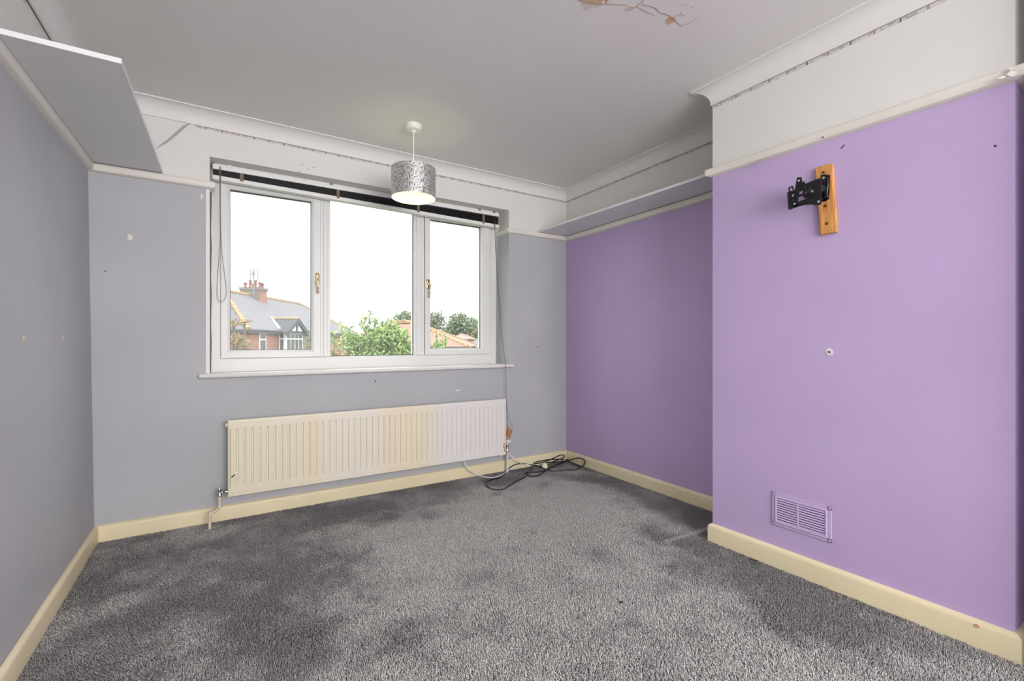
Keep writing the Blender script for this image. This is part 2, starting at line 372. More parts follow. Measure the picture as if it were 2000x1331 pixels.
# ------------------------------------------------------------------ window
WY0, WY1 = 3.478, 3.548        # room side and outer face of the frame
win = thing('window_1', (.97, WY0, .89), 'wide white plastic three-light window looking out at rooftops', 'window', kind='structure')
def bars(mb, x0, x1, z0, z1, wl, wr, wb_, wt_, y0, y1, bev=.012):
    """four mitred bars with a sloping inner bead; y0 is the room side"""
    g = .0001
    i = (x0+wl, x1-wr, z0+wb_, z1-wt_)
    def bar(o1, o2, i1, i2, d):
        # d: unit vector (x,z) from outer edge to inner edge
        wd = abs((i1[0]-o1[0])*d[0]+(i1[1]-o1[1])*d[1]); f_ = bev/wd
        k1 = (i1[0]+(o1[0]-i1[0])*f_, i1[1]+(o1[1]-i1[1])*f_); k2 = (i2[0]+(o2[0]-i2[0])*f_, i2[1]+(o2[1]-i2[1])*f_)
        vs = []
        for (p, y) in ((o1, y0), (o2, y0), (k2, y0), (k1, y0), (i1, y0+bev), (i2, y0+bev), (o1, y1), (o2, y1), (i2, y1), (i1, y1)):
            vs.append((p[0], y, p[1]))
        mb.add(vs, [(0, 1, 2, 3), (3, 2, 5, 4), (4, 5, 8, 9), (9, 8, 7, 6), (6, 7, 1, 0), (0, 3, 4, 9, 6), (1, 7, 8, 5, 2)])
    bar((x0+g, z0), (x1-g, z0), (i[0]+g, i[2]), (i[1]-g, i[2]), (0, 1))
    bar((x0+g, z1), (x1-g, z1), (i[0]+g, i[3]), (i[1]-g, i[3]), (0, -1))
    bar((x0, z0+g), (x0, z1-g), (i[0], i[2]+g), (i[0], i[3]-g), (1, 0))
    bar((x1, z0+g), (x1, z1-g), (i[1], i[2]+g), (i[1], i[3]-g), (-1, 0))
    return mb
fx0, fx1, fz0, fz1 = -.094, 2.004, .896, 2.200
fr = MB(); bars(fr, fx0, fx1, fz0, fz1, .058, .070, .094, .058, WY0, WY1, .006)
fr.build('frame', M_upvc, win)
for (a, b) in ((.562, .628), (1.256, 1.340)):
    m = MB()
    m.add([(a, WY0, .99), (b, WY0, .99), (b, WY0, 2.142), (a, WY0, 2.142), (a, WY1, .99), (b, WY1, .99), (b, WY1, 2.142), (a, WY1, 2.142)],
          [(0, 1, 2, 3), (4, 7, 6, 5), (0, 3, 7, 4), (1, 5, 6, 2), (0, 4, 5, 1), (3, 2, 6, 7)])
    m.bbox((a+.018, WY0-.006, .99), (b-.018, WY0+.01, 2.14), .005)
    m.build('mullion', M_upvc, win)
def gasket(x0, x1, z0, z1, y, par):
    m = MB(); w = .004
    for a, b in (((x0, y, z0), (x0+w, y+.010, z1)), ((x1-w, y, z0), (x1, y+.010, z1)), ((x0, y, z0), (x1, y+.010, z0+w)), ((x0, y, z1-w), (x1, y+.010, z1))): m.box(a, b)
    return m.build('gasket', M_dark, par)
def pane(x0, x1, z0, z1, y, par):
    m = MB(); m.box((x0-.006, y, z0-.006), (x1+.006, y+.004, z1+.006)); return m.build('pane', M_glass, par)
sashes = []
for (x0, x1, gl, gr_) in ((-.036, .560, .012, .504), (1.343, 1.934, 1.394, 1.862)):
    sz0, sz1, gz0, gz1 = .992, 2.140, 1.040, 2.090
    m = MB(); bars(m, x0+.001, x1-.001, sz0+.001, sz1, gl-x0, x1-gr_, gz0-sz0, sz1-gz1, WY0-.012, WY1-.006, .014)
    s_ = m.build('sash', M_upvc, win); sashes.append(s_)
    gasket(gl, gr_, gz0, gz1, WY0+.022, s_); pane(gl, gr_, gz0, gz1, WY0+.030, s_)
gasket(.628, 1.256, .990, 2.142, WY0+.020, win); pane(.628, 1.256, .990, 2.142, WY0+.028, win)
m = MB(); m.bbox((.03, WY0-.016, 2.150), (.52, WY0, 2.166), .003); m.build('trickle_vent', M_whitep, win)
# sill board
sl = MB(); sl.bbox((-.146, 3.262, .878), (2.066, 3.302, .906), .010); sl.box((HX0, 3.30, .880), (HX1, WY0+.02, .902))
sl.build('window_sill', M_sill, win, smooth=50)
m = MB(); m.bbox((-.112, 3.296, .906), (-.092, 3.303, 2.016), .002); m.build('edge_bead', M_sill, win)
m = MB(); m.tube([(fx0+.003, WY0-.001, .90+.1*i) for i in range(13)], [.003+.0012*((i*7) % 3-1) for i in range(13)], 6); m.build('sealant', M_gap, win)
# handles
def handle(px, z, par, turn):
    h = MB(); y = WY0-.012
    h.bbox((px-.013, y-.010, z-.035), (px+.013, y+.002, z+.040), .004)
    h.build('handle_plate', M_brass, par, smooth=40)
    h = MB()
    h.lathe([(.011, 0), (.011, .020), (.008, .026), (0, .027)], (px, y-.008, z), (0, -1, 0), 16)
    h.tube(smoothpath([(px, y-.026, z), (px+turn*.004, y-.040, z-.005), (px+turn*.004, y-.044, z-.03), (px+turn*.002, y-.040, z-.075), (px, y-.034, z-.108)], 6), [.007]*10+[.0075]*8+[.0065]*7, 10)
    h.build('window_handle', M_brass, par, smooth=50)
handle(.540, 1.545, sashes[0], -1); handle(1.366, 1.558, sashes[1], 1)

# unseen window added behind the viewpoint as a source for the fill
w2 = thing('added_window', (1.0, YB-.08, bz0), 'added unseen wide white window, for fill light, opposite the rooftops', 'window', kind='structure')
m = MB(); bars(m, bx0, bx1, bz0, bz1, .06, .06, .06, .06, YB-.13, YB-.08, .006); m.build('frame', M_upvc, w2)
m = MB(); m.box((.82, YB-.13, bz0+.05), (.88, YB-.08, bz1-.05)); m.build('mullion', M_upvc, w2)
for a, b in ((bx0+.06, .82), (.88, bx1-.06)): pane(a, b, bz0+.06, bz1-.06, YB-.11, w2)

# ------------------------------------------------------------------ venetian blind, drawn up
bl = thing('venetian_blind', (.95, 3.42, 2.07), 'dark-slatted venetian blind drawn up under its white headrail', 'blind')
BX0, BX1, BY0, BY1 = -.080, 1.990, 3.395, 3.447
m = MB(); m.bbox((BX0, BY0, 2.178), (BX1, BY1, 2.209), .004); m.box((BX0+.01, BY0+.01, 2.208), (BX1-.01, BY1-.006, 2.2165)); m.build('headrail', M_whitep, bl)
M_slat = mat('black_slat', lin(40, 41, 42), rough=.45, spec=.4)
NS = 13
for i in range(NS):
    t = (i+.5)/NS
    zl = 2.178-.037*t; zr = 2.172-.064*t; m = MB()
    off = .002*((i*5) % 3-1)
    m.add([(BX0+.004, BY0+.001+off, zl), (BX1-.004, BY0+.001+off, zr), (BX1-.004, BY1-.004, zr+.001), (BX0+.004, BY1-.004, zl+.001),
           (BX0+.004, BY0+.001+off, zl-.0016), (BX1-.004, BY0+.001+off, zr-.0016), (BX1-.004, BY1-.004, zr-.0006), (BX0+.004, BY1-.004, zl-.0006)],
          [(0, 1, 2, 3), (4, 7, 6, 5), (0, 4, 5, 1), (1, 5, 6, 2), (2, 6, 7, 3), (3, 7, 4, 0)])
    m.build('slat', M_slat, bl)
def skew(v):
    t = (v.x-BX0)/(BX1-BX0); return Vector((v.x, v.y, v.z-.034*t))
m = MB(); m.bbox((BX0, BY0-.002, 2.114), (BX1, BY1, 2.141), .004, skew); m.build('bottom_rail', M_whitep, bl)
M_clip = mat('brown_cord_clip', lin(128, 112, 100), rough=.6, var=.2, vscale=60)
for x in (.077, .665, 1.26, 1.835):
    m = MB(); dz = -.034*(x-BX0)/(BX1-BX0)
    m.bbox((x-.010, BY0-.006, 2.128+dz), (x+.010, BY0+.002, 2.178+dz*.3), .002); m.bbox((x-.004, BY0-.009, 2.140+dz), (x+.004, BY0-.004, 2.170+dz*.5), .002); m.build('ladder_clip', M_clip, bl)
for x in (.01, .62, 1.80, 1.94):
    m = MB(); m.bbox((x-.012, BY0-.004, 2.200), (x+.012, BY0+.02, 2.2165), .002); m.build('bracket', M_chrome if x > .1 else M_whitep, bl)
M_cord = mat('grey_cord', lin(126, 122, 112), rough=.8)
yc = BY0-.010
lp = [on(p[0], p[1], 1, yc) for p in ((429.5, 326), (429.5, 380), (429.8, 440), (430, 470), (427, 510), (424.5, 545), (423.6, 570), (425, 584), (431, 590), (438, 586), (441.6, 574), (441, 555), (437, 525), (433.5, 495), (431.5, 460), (431.2, 400), (431, 326))]
m = MB(); m.tube(smoothpath(lp, 6), .0017, 6); m.build('pull_cord', M_cord, bl)
rc = [on(966, 427, 1, yc), on(967.5, 480, 1, 3.37), on(971, 540, 1, 3.34), on(976, 610, 1, 3.30), on(983, 680, 1, 3.27), on(986.5, 708, 1, 3.258), on(988, 730, 1, 3.252), on(989, 775, 1, 3.255), on(990.5, 815, 1, 3.255), on(992.5, 850, 1, 3.255)]
M_cord2 = mat('dark_grey_cord', lin(96, 92, 88), rough=.8)
m = MB(); m.tube(smoothpath(rc, 6), .0020, 6)
m.tube(smoothpath([on(966, 427, 1, yc)]+[on(*p, 1, 3.35) for p in ((968, 455), (970, 520))]+[on(978, 620, 1, 3.30)], 6), .0017, 6)
m.tube(smoothpath([on(*p, 1, 3.262) for p in ((990, 790), (993, 812), (999, 830), (1001, 840), (998, 846), (994, 850))], 6), .0012, 6)
m.build('pull_cord', M_cord2, bl)

# ------------------------------------------------------------------ shelves on the picture rails
sh = MB(); a_ = .0155
p = [(-.639, 3.297), (-.317, 3.297), (-.313, 2.066), (-.639, 2.066)]
zs = RAIL+.0455
sh.prism([q+(zs,) for q in p], (0, 0, .018))
tag(sh.build('wall_shelf', M_shelf), 'white board shelf lying on the picture rail above the grey side wall', 'shelf')
sh = MB(); p = [(2.328, 3.297), (2.650, 3.297), (2.650, 1.532), (2.372, 1.532)]
sh.prism([q+(zs-.004,) for q in p], (0, 0, .016))
tag(sh.build('wall_shelf', M_shelf), 'white board shelf lying on the picture rail in the lilac alcove', 'shelf')

# ------------------------------------------------------------------ pendant lamp
LX, LY = 1.004, 2.788
pl = thing('pendant_lamp', (LX, LY, 2.0), 'ceiling pendant lamp with a mottled silver drum shade, lit', 'lamp')
m = MB(); m.lathe([(.052, ZC+.001), (.052, ZC-.012), (.047, ZC-.026), (.040, ZC-.032), (.014, ZC-.034), (.012, ZC-.046), (.006, ZC-.048), (.004, ZC-.049)], (LX, LY, 0), n=36); m.build('ceiling_rose', M_whitep, pl, smooth=35)
m = MB(); m.tube([(LX, LY, ZC-.045), (LX, LY, 2.13)], .0032, 10); m.build('flex', M_whitep, pl)
m = MB(); m.lathe([(.008, 2.150), (.016, 2.140), (.019, 2.125), (.021, 2.115), (.020, 2.108)], (LX, LY, 0), n=24); m.build('lampholder', M_whitep, pl, smooth=35)
M_silver = mat('mottled_silver', (.6, .6, .6), rough=.3, metal=.7)
def silver(m):
    b = bsdf(m); tc = node(m, 'ShaderNodeTexCoord'); n = node(m, 'ShaderNodeTexNoise'); n.inputs['Scale'].default_value = 170; n.inputs['Detail'].default_value = 3
    mp = node(m, 'ShaderNodeMapping'); mp.inputs['Scale'].default_value = (1, 1, .6); link(m, tc.outputs['Object'], mp.inputs[0]); link(m, mp.outputs[0], n.inputs['Vector'])
    r = node(m, 'ShaderNodeValToRGB'); e = r.color_ramp.elements; e[0].position = .36; e[0].color = lin(112, 108, 110); e[1].position = .58; e[1].color = lin(232, 230, 228)
    e2 = e.new(.45); e2.color = lin(186, 182, 182)
    link(m, n.outputs['Fac'], r.inputs[0]); link(m, r.outputs[0], b.inputs['Base Color'])
    r3 = node(m, 'ShaderNodeMapRange'); r3.inputs[3].default_value = .25; r3.inputs[4].default_value = .55; link(m, n.outputs['Fac'], r3.inputs[0]); link(m, r3.outputs[0], b.inputs['Roughness'])
    bp = node(m, 'ShaderNodeBump'); bp.inputs['Strength'].default_value = .6; bp.inputs['Distance'].default_value = .003; link(m, n.outputs['Fac'], bp.inputs['Height']); link(m, bp.outputs[0], b.inputs['Normal'])
silver(M_silver)
M_lining = mat('shade_lining', lin(232, 236, 196), rough=.6)
SR, SZ0, SZ1 = .139, 2.010, 2.196
m = MB(); m.lathe([(SR-.0005, SZ0), (SR, SZ0), (SR, SZ1), (SR-.0005, SZ1)], (LX, LY, 0), n=72)
m.f = m.f[:-2]; m.m = m.m[:-2]
shade = m.build('lamp_shade', M_silver, pl, smooth=40)
m = MB(); m.lathe([(SR-.003, SZ0), (SR-.0008, SZ0), (SR-.0008, SZ1), (SR-.003, SZ1)], (LX, LY, 0), n=72)
n_ = 72; m.f = m.f[:-2]; m.m = m.m[:-2]
m.f += [(3*n_+j, 3*n_+(j+1) % n_, (j+1) % n_, j) for j in range(n_)]; m.m += [0]*n_
m.build('shade_lining', M_lining, shade, smooth=40)
m = MB(); m.tube([(LX+.022*math.cos(t), LY+.022*math.sin(t), SZ1-.04) for t in [i*math.pi/8 for i in range(16)]], .002, 6, closed=True)
for k in range(3):
    t = 2*math.pi*k/3+.4; m.tube([(LX+.022*math.cos(t), LY+.022*math.sin(t), SZ1-.04), (LX+(SR-.002)*math.cos(t), LY+(SR-.002)*math.sin(t), SZ1-.002)], .0018, 6)
m.build('shade_spider', M_whitep, shade)
M_bulb = mat('lit_bulb', (1, 1, .9), emit=(1, .97, .80), estr=4)
m = MB(); m.lathe([(.0, -.062), (.014, -.060), (.026, -.050), (.031, -.034), (.029, -.016), (.020, .004), (.013, .016), (.012, .024)], (LX, LY, 2.112), n=24); m.build('bulb', M_bulb, pl, smooth=60)
ld = bpy.data.lights.new('pendant_bulb_light', 'POINT'); ld.energy = .75; ld.color = (1, .95, .72); ld.shadow_soft_size = .03
lo = bpy.data.objects.new('pendant_bulb_light', ld); C.objects.link(lo); lo.location = (LX, LY, 2.04)

# ------------------------------------------------------------------ radiator
rad = thing('radiator', (.97, 3.21, .165), 'long fluted cream panel radiator under the window, yellowed in bands', 'radiator')
M_rad = mat('radiator_enamel', lin(226, 218, 200), rough=.4, spec=.45)
def rad_nodes(m):
    b = bsdf(m); tc = node(m, 'ShaderNodeTexCoord'); sp = node(m, 'ShaderNodeSeparateXYZ'); link(m, tc.outputs['Object'], sp.inputs[0])
    q = node(m, 'ShaderNodeMath', operation='MULTIPLY'); q.inputs[1].default_value = 25; link(m, sp.outputs[0], q.inputs[0])
    fl_ = node(m, 'ShaderNodeMath', operation='FLOOR'); link(m, q.outputs[0], fl_.inputs[0])
    q2 = node(m, 'ShaderNodeMath', operation='DIVIDE'); q2.inputs[1].default_value = 48; link(m, fl_.outputs[0], q2.inputs[0])
    cr = node(m, 'ShaderNodeValToRGB'); cr.color_ramp.interpolation = 'LINEAR'; e = cr.color_ramp.elements
    st_ = [(0, (226, 217, 194)), (.20, (226, 218, 198)), (.24, (229, 214, 184)), (.262, (227, 220, 204)), (.44, (226, 220, 205)), (.50, (229, 216, 192)), (.60, (229, 217, 193)), (.66, (227, 219, 203)), (.73, (225, 221, 217)), (1, (225, 221, 218))]
    e[0].position = 0; e[0].color = lin(*st_[0][1]); e[1].position = 1; e[1].color = lin(*st_[-1][1])
    for p_, c_ in st_[1:-1]:
        k = e.new(p_); k.color = lin(*c_)
    link(m, q2.outputs[0], cr.inputs[0]); link(m, cr.outputs[0], b.inputs['Base Color'])
rad_nodes(M_rad)
rx0, rx1, rz0, rz1, ry = 0.0, 1.942, .168, .628, 3.196
cols = []; N = 48; pit = (rx1-rx0-.022)/N
cols.append((rx0, .006)); cols.append((rx0+.004, 0)); cols.append((rx0+.010, 0))
for i in range(N):
    x = rx0+.011+pit*i
    for t, d in ((.04, 1), (.14, 0), (.48, .10), (.82, 0), (.92, 1)): cols.append((x+pit*t, d*.0075 if d else 0))
cols += [(rx1-.010, 0), (rx1-.004, 0), (rx1, .006)]
rows = [(rz0, .006, 0), (rz0+.004, 0, 0), (rz0+.012, 0, 0), (rz0+.014, .003, 0), (rz0+.017, .003, 0), (rz0+.019, 0, 0), (rz0+.050, 0, 0), (rz0+.064, 0, 1), (rz1-.062, 0, 1), (rz1-.050, 0, 0), (rz1-.012, 0, 0), (rz1-.004, .002, 0), (rz1, .009, 0)]
m = MB(); vs = []
for (z, dy, k) in rows:
    for i, (x, d) in enumerate(cols):
        edge = i == 0 or i == len(cols)-1
        vs.append((x, ry+max(dy, d if (edge or k) else 0), z))
nc = len(cols); fs = [(r*nc+i, r*nc+i+1, (r+1)*nc+i+1, (r+1)*nc+i) for r in range(len(rows)-1) for i in range(nc-1)]
m.add(vs, fs)
m.box((rx0+.003, ry+.0085, rz0+.002), (rx1-.003, ry+.026, rz1-.003))
pn = m.build('panel', M_rad, rad, keep=True)
M_radp = mat('radiator_back_enamel', lin(222, 214, 196), rough=.45)
for x in (.18, 1.0, 1.75):
    m = MB(); m.box((x, ry+.026, rz0+.06), (x+.03, YW, rz1-.08)); m.build('wall_bracket', M_radp, rad)
m = MB(); m.lathe([(.012, 0), (.012, .010), (0, .012)], (rx0-.0, ry+.018, rz1-.03), (-1, 0, 0), 12); m.build('air_vent', M_radp, rad)
# chip in the paint
m = MB(); m.add([(.018, ry-.0007, .290), (.034, ry-.0007, .300), (.046, ry-.0007, .308), (.040, ry-.0007, .300), (.030, ry-.0007, .289), (.021, ry-.0007, .283)], [tuple(range(6))]); m.build('paint_chip', M_black, rad)
m = MB(); m.add([(.030, ry-.0008, .302), (.048, ry-.0008, .314), (.056, ry-.0008, .312), (.046, ry-.0008, .303)], [(0, 1, 2, 3)]); m.build('paint_chip', M_whitep, rad)
# lockshield valve and tail pipe
VX = -.040; vy = ry+.018
m = MB(); m.tube([(rx0+.002, vy, .200), (VX+.004, vy, .200)], .007, 12); m.lathe([(.0125, 0), (.0125, .012)], (VX+.028, vy, .200), (-1, 0, 0), 6)
m.lathe([(.012, .176), (.012, .190), (.010, .193), (.010, .208), (.007, .211), (.007, .226), (.002, .236)], (VX, vy, 0), n=14); m.build('lockshield_valve', M_chrome, rad, smooth=35)
M_pipe = mat('cream_painted_pipe', lin(216, 206, 180), rough=.42, var=.04, vscale=30)
m = MB(); m.tube(smoothpath([(VX, vy, .182), (VX, vy, .125), (VX-.004, vy-.004, .108), (VX-.018, vy-.018, .101), (VX-.036, vy-.030, .100), (VX-.046, vy-.034, .093), (VX-.048, vy-.034, .075), (VX-.048, vy-.034, -.01)], 5), .0082, 12); m.lathe([(.0115, .168), (.0115, .183)], (VX, vy, 0), n=12); m.build('pipe', M_pipe, rad, smooth=50)
# right-hand valve with a broken cap
VX2 = rx1+.034; vy2 = 3.235
m = MB(); m.tube([(rx1-.004, vy2, .205), (VX2, vy2, .205)], .007, 12); m.lathe([(.012, .176), (.013, .190), (.010, .195), (.010, .232), (.007, .236), (.006, .262)], (VX2, vy2, 0), n=14); m.build('valve', M_chrome, rad, smooth=35)
m = MB(); m.lathe([(.019, .258), (.022, .262), (.022, .276), (.014, .284), (0, .285)], (VX2+.004, vy2-.003, 0), n=20); m.build('valve_cap', M_whitep, rad, smooth=35)
M_pipe2 = mat('white_painted_pipe', lin(224, 219, 206), rough=.42)
m = MB(); m.tube([(VX2, vy2, .19), (VX2, vy2, -.01)], .0085, 12); m.build('pipe', M_pipe2, rad, smooth=50)

# ------------------------------------------------------------------ orange twine, flexes and plug
random.seed(3)
M_twine = mat('orange_twine', lin(198, 138, 82), rough=.8, var=.4, vscale=160)
tw = MB(); cx, cy, cz = VX2+.002, vy2-.012, .340
for k in range(9):
    ax = Vector((random.gauss(0, 1), random.gauss(0, 1), random.gauss(0, .8))).normalized(); u = ax.orthogonal().normalized(); w = ax.cross(u)
    r_ = random.uniform(.018, .032); c0 = Vector((cx, cy, cz))+Vector((random.gauss(0, .005), random.gauss(0, .004), random.gauss(0, .010)))
    ring = [c0+Vector(((u*math.cos(t)+w*math.sin(t)).x*r_*.85, (u*math.cos(t)+w*math.sin(t)).y*r_*.6, (u*math.cos(t)+w*math.sin(t)).z*r_*1.25))+Vector((random.gauss(0, .001),)*3) for t in [i*2*math.pi/18 for i in range(18)]]
    tw.tube(ring, .0020, 6, closed=True)
tag(tw.build('twine_tangle', M_twine), 'tangled ball of orange twine on the radiator valve', 'twine')
tw = MB(); tw.tube(smoothpath([(rx1-.020, ry-.004, .262), (rx1-.026, ry-.006, .240), (rx1-.014, ry-.005, .222), (rx1-.018, ry-.004, .205), (rx1-.008, ry-.004, .196)], 6), .0045, 6)
tag(tw.build('twine_end', M_twine), 'loose end of orange twine hanging on the radiator edge', 'twine')

def trace(pts, sx, sy, sc, lift):
    """crop pixels -> points lying on the carpet, or against the skirting where the line runs above it"""
    out = []
    for i, q in enumerate(pts):
        px, py = sx+q[0]/sc, sy+q[1]/sc; e = q[2] if len(q) > 2 else 0
        p_ = on(px, py, 2, lift+e)
        if p_.y > YW-.030: p_ = on(px, py, 1, YW-.030)
        if p_.x > B[0]-.030: p_ = on(px, py, 0, B[0]-.030)
        out.append(p_)
    return out
bc = [(1745, 828), (1620, 775), (1490, 715), (1440, 700), (1320, 690), (1180, 690), (1060, 705), (960, 728), (915, 755), (930, 770), (1060, 745), (1200, 700), (1320, 640), (1390, 610), (1440, 622), (1430, 650), (1330, 700), (1200, 745), (1120, 748), (1250, 745), (1380, 735), (1470, 712), (1560, 690), (1680, 660), (1760, 680), (1800, 735), (1770, 800), (1700, 850), (1620, 872), (1460, 872), (1330, 885), (1220, 888), (1150, 875), (1060, 838), (940, 798), (850, 782), (740, 770), (640, 768), (540, 800), (450, 875), (395, 950), (320, 1010), (190, 1045), (100, 1085), (85, 1140), (160, 1195), (270, 1215), (390, 1195), (520, 1125), (610, 1070), (730, 1015), (800, 955), (860, 870), (910, 790)]
pts = smoothpath(trace(bc, 940, 820, 8.873, .015), 7)
pts = [p_+Vector((0, 0, .003*math.sin(i*.11))) for i, p_ in enumerate(pts)]
k = thing('black_cable', (2.2, 3.1, 0), 'long black cable lying in loops on the carpet by the alcove', 'cable')
m = MB(); m.tube(pts, .0042, 7); m.build('flex', M_black, k, smooth=60)
bc2 = [(1470, 722), (1400, 755), (1260, 810), (1150, 870), (1040, 900), (940, 915), (820, 918), (755, 930), (790, 955), (850, 982), (960, 980), (1040, 945), (1130, 880), (1220, 822), (1330, 775), (1440, 735)]
m = MB(); m.tube(smoothpath(trace(bc2, 940, 820, 8.873, .017), 7), .0040, 7); m.build('flex', M_black, k, smooth=60)
tp = trace([(1440, 712)], 940, 820, 8.873, .014)[0]
m = MB(); m.bbox((tp.x-.014, tp.y-.012, .004), (tp.x+.014, tp.y+.012, .030), .004); m.build('cable_tie', mat('grey_tie', lin(150, 148, 152), rough=.5), k)
e0 = trace([(1490, 700)], 940, 820, 8.873, .014)[0]
m = MB(); m.tube([e0+Vector((-.02, 0, 0)), e0, e0+Vector((.014, .004, 0))], .0065, 8); m.build('connector', M_black, k)

wc = thing('white_cable', (2.0, 3.2, 0), 'white mains flex running from under the radiator to its plug', 'cable')
# crop with origin (700,760), 4.348 px per pixel, for the part under the radiator
c1 = [on(700+q[0]/4.348, 760+q[1]/4.348, 1, yy) for q, yy in (((890, 598), 3.24), ((905, 640), 3.24), ((940, 690), 3.235))]
c1 += trace([(1000, 728), (1080, 750), (1150, 752), (1220, 730), (1270, 695), (1330, 662), (1420, 640), (1490, 642), (1545, 650)], 700, 760, 4.348, .014)
m = MB(); m.tube(smoothpath(c1, 7), .0042, 8); m.build('flex', M_whitep, wc, smooth=60)
c2 = [on(700+q[0]/4.348, 760+q[1]/4.348, 1, 3.215) for q in ((1243, 470), (1250, 505), (1268, 535), (1300, 575), (1340, 610))]+trace([(1390, 636), (1450, 650)], 700, 760, 4.348, .012)
m = MB(); m.tube(smoothpath(c2, 7), .0038, 8)
m.tube(smoothpath([on(700+q[0]/4.348, 760+q[1]/4.348, 1, 3.20) for q in ((1204, 566), (1225, 560), (1243, 540), (1250, 515))], 6), .0034, 8); m.build('flex', M_whitep, wc, smooth=60)
pc = on(1064, 912, 2, .018)
m = MB(); m.lathe([(.023, 0), (.025, .004), (.025, .030), (.021, .036), (0, .036)], pc+Vector((.0, .014, .002)), (-.25, -.9, .25), 24); m.bbox((pc.x-.018, pc.y+.006, .001), (pc.x+.018, pc.y+.02, .02), .004); m.build('plug', M_creamp, wc, smooth=40)

# bent wire on the carpet by the chimney breast
wp = [on(1240+q[0]/6.05, 940+q[1]/6.05, 2, .012) for q in ((1350, 925), (1355, 945), (1415, 998), (1445, 965), (1450, 940), (1420, 945), (1395, 930), (1350, 925))]
m = MB(); m.tube(wp, .0015, 6); tag(m.build('bent_wire', M_black), 'small bent black wire on the carpet beside the skirting board', 'wire')

# ------------------------------------------------------------------ wooden batten and bracket on the chimney breast
def bx(y): return D[0]+(E[0]-D[0])*(D[1]-y)/(D[1]-E[1])      # face of the breast at depth y
M_pine = mat('pine_batten', lin(214, 150, 84), rough=.5)
def pine(m):
    b = bsdf(m); tc = node(m, 'ShaderNodeTexCoord'); mp = node(m, 'ShaderNodeMapping'); mp.inputs['Scale'].default_value = (1, 14, 1.2)
    n = node(m, 'ShaderNodeTexNoise'); n.inputs['Scale'].default_value = 9; n.inputs['Detail'].default_value = 5; link(m, tc.outputs['Object'], mp.inputs[0]); link(m, mp.outputs[0], n.inputs['Vector'])
    r = node(m, 'ShaderNodeValToRGB'); e = r.color_ramp.elements; e[0].position = .35; e[0].color = lin(196, 128, 62); e[1].position = .65; e[1].color = lin(226, 168, 102); link(m, n.outputs['Fac'], r.inputs[0]); link(m, r.outputs[0], b.inputs['Base Color'])
pine(M_pine)
wbt = thing('wooden_batten', (bx(.97), .97, 1.57), 'varnished pine board screwed upright to the chimney breast', 'board')
# outline on the front face plane
bt = .020; fx = bx(.97)-bt
q = [on(*p_, 0, fx) for p_ in ((1592, 328), (1624, 318.5), (1633, 453), (1602, 459.5))]
m = MB(); bm = bmesh.new()
vf = [bm.verts.new(v) for v in q]+[bm.verts.new(v+Vector((bt+.002, 0, 0))) for v in q]
for f in ((0, 1, 2, 3), (7, 6, 5, 4), (0, 4, 5, 1), (1, 5, 6, 2), (2, 6, 7, 3), (3, 7, 4, 0)): bm.faces.new([vf[i] for i in f])
bmesh.ops.bevel(bm, geom=[e for e in bm.edges], offset=.003, segments=2, affect='EDGES'); m.bm(bm); m.build('board', M_pine, wbt)
for (px, py) in ((1608, 337), (1611.5, 402.5), (1614.5, 437)):
    p_ = on(px, py, 0, fx); m = MB(); m.lathe([(.0065, 0), (.0065, .0012), (.003, .0006), (0, .0006)], p_, (-1, 0, 0), 14); m.build('screw_head', mat('rusty_screw', lin(96, 60, 34), rough=.6) if 'rusty_screw' not in MATS else MATS['rusty_screw'], wbt)
tv = thing('tv_bracket', (fx-.05, .97, 1.68), 'black steel television bracket fixed to the pine board', 'bracket')
def pl_(px, py, x): return on(px, py, 0, x)
def plate(name, pix, x, th, mm=M_blackmetal):
    m = MB(); m.prism([pl_(a, b, x) for a, b in pix], (th, 0, 0)); return m.build(name, mm, tv)
xf = fx-.085                      # front plane of the screen plate
# wall plate
plate('wall_plate', [(1604, 343.5), (1613, 341), (1620.5, 342), (1619, 388), (1612, 393), (1604, 394)], fx-.004, .0045)
m = MB(); m.tube(smoothpath([pl_(1615.5, 348, fx-.014), pl_(1616.5, 360, fx-.016), pl_(1614.5, 375, fx-.016), pl_(1616, 387, fx-.014)], 6), .006, 10); m.build('plate_flange', M_blackmetal, tv, smooth=50)
# knuckle between wall plate and tilting head
m = MB(); a0 = pl_(1606, 368, fx-.004); a1 = pl_(1590, 374, xf+.03)
m.tube([a0, a0.lerp(a1, .4), a0.lerp(a1, .75), a1], [.026, .028, .024, .020], 16); m.build('swivel_arm', M_blackmetal, tv, smooth=50)
hd = pl_(1580.5, 374.5, xf)
m = MB(); m.lathe([(.026, .020), (.031, .012), (.031, .006), (.029, .002), (.019, .001), (.018, -.004), (.012, -.010), (0, -.012)], hd+Vector((0, 0, 0)), (1, 0, 0), 32); m.build('pivot_dome', M_blackmetal, tv, smooth=50)
# screen plate: two uprights, outer rail, webs
plate('upright', [(1556.5, 347), (1564.5, 346), (1566.5, 354), (1560, 378), (1556, 405), (1547, 407), (1551, 378)], xf+.004, .004)
plate('upright', [(1592.5, 357), (1594, 350.5), (1603, 347.5), (1603.5, 399), (1594.5, 401.5)], xf, .005)
plate('upright', [(1603, 342), (1612, 340), (1611.5, 386), (1603.5, 390)], fx-.030, .005)
plate('outer_rail', [(1537.5, 376), (1543, 373.5), (1548.5, 405), (1543, 409.5), (1539.5, 409)], xf-.006, .010)
plate('outer_tab', [(1539.5, 367), (1541.5, 366), (1543, 375), (1540.5, 376)], xf, .003); plate('outer_tab', [(1541, 366), (1547.5, 363), (1548, 365.5), (1542, 368.5)], xf, .003); plate('outer_tab', [(1546, 364), (1548.3, 363), (1550.5, 371.5), (1548.6, 373)], xf, .003)
plate('web', [(1540, 375), (1569, 366), (1572, 371), (1542, 381)], xf+.003, .003)
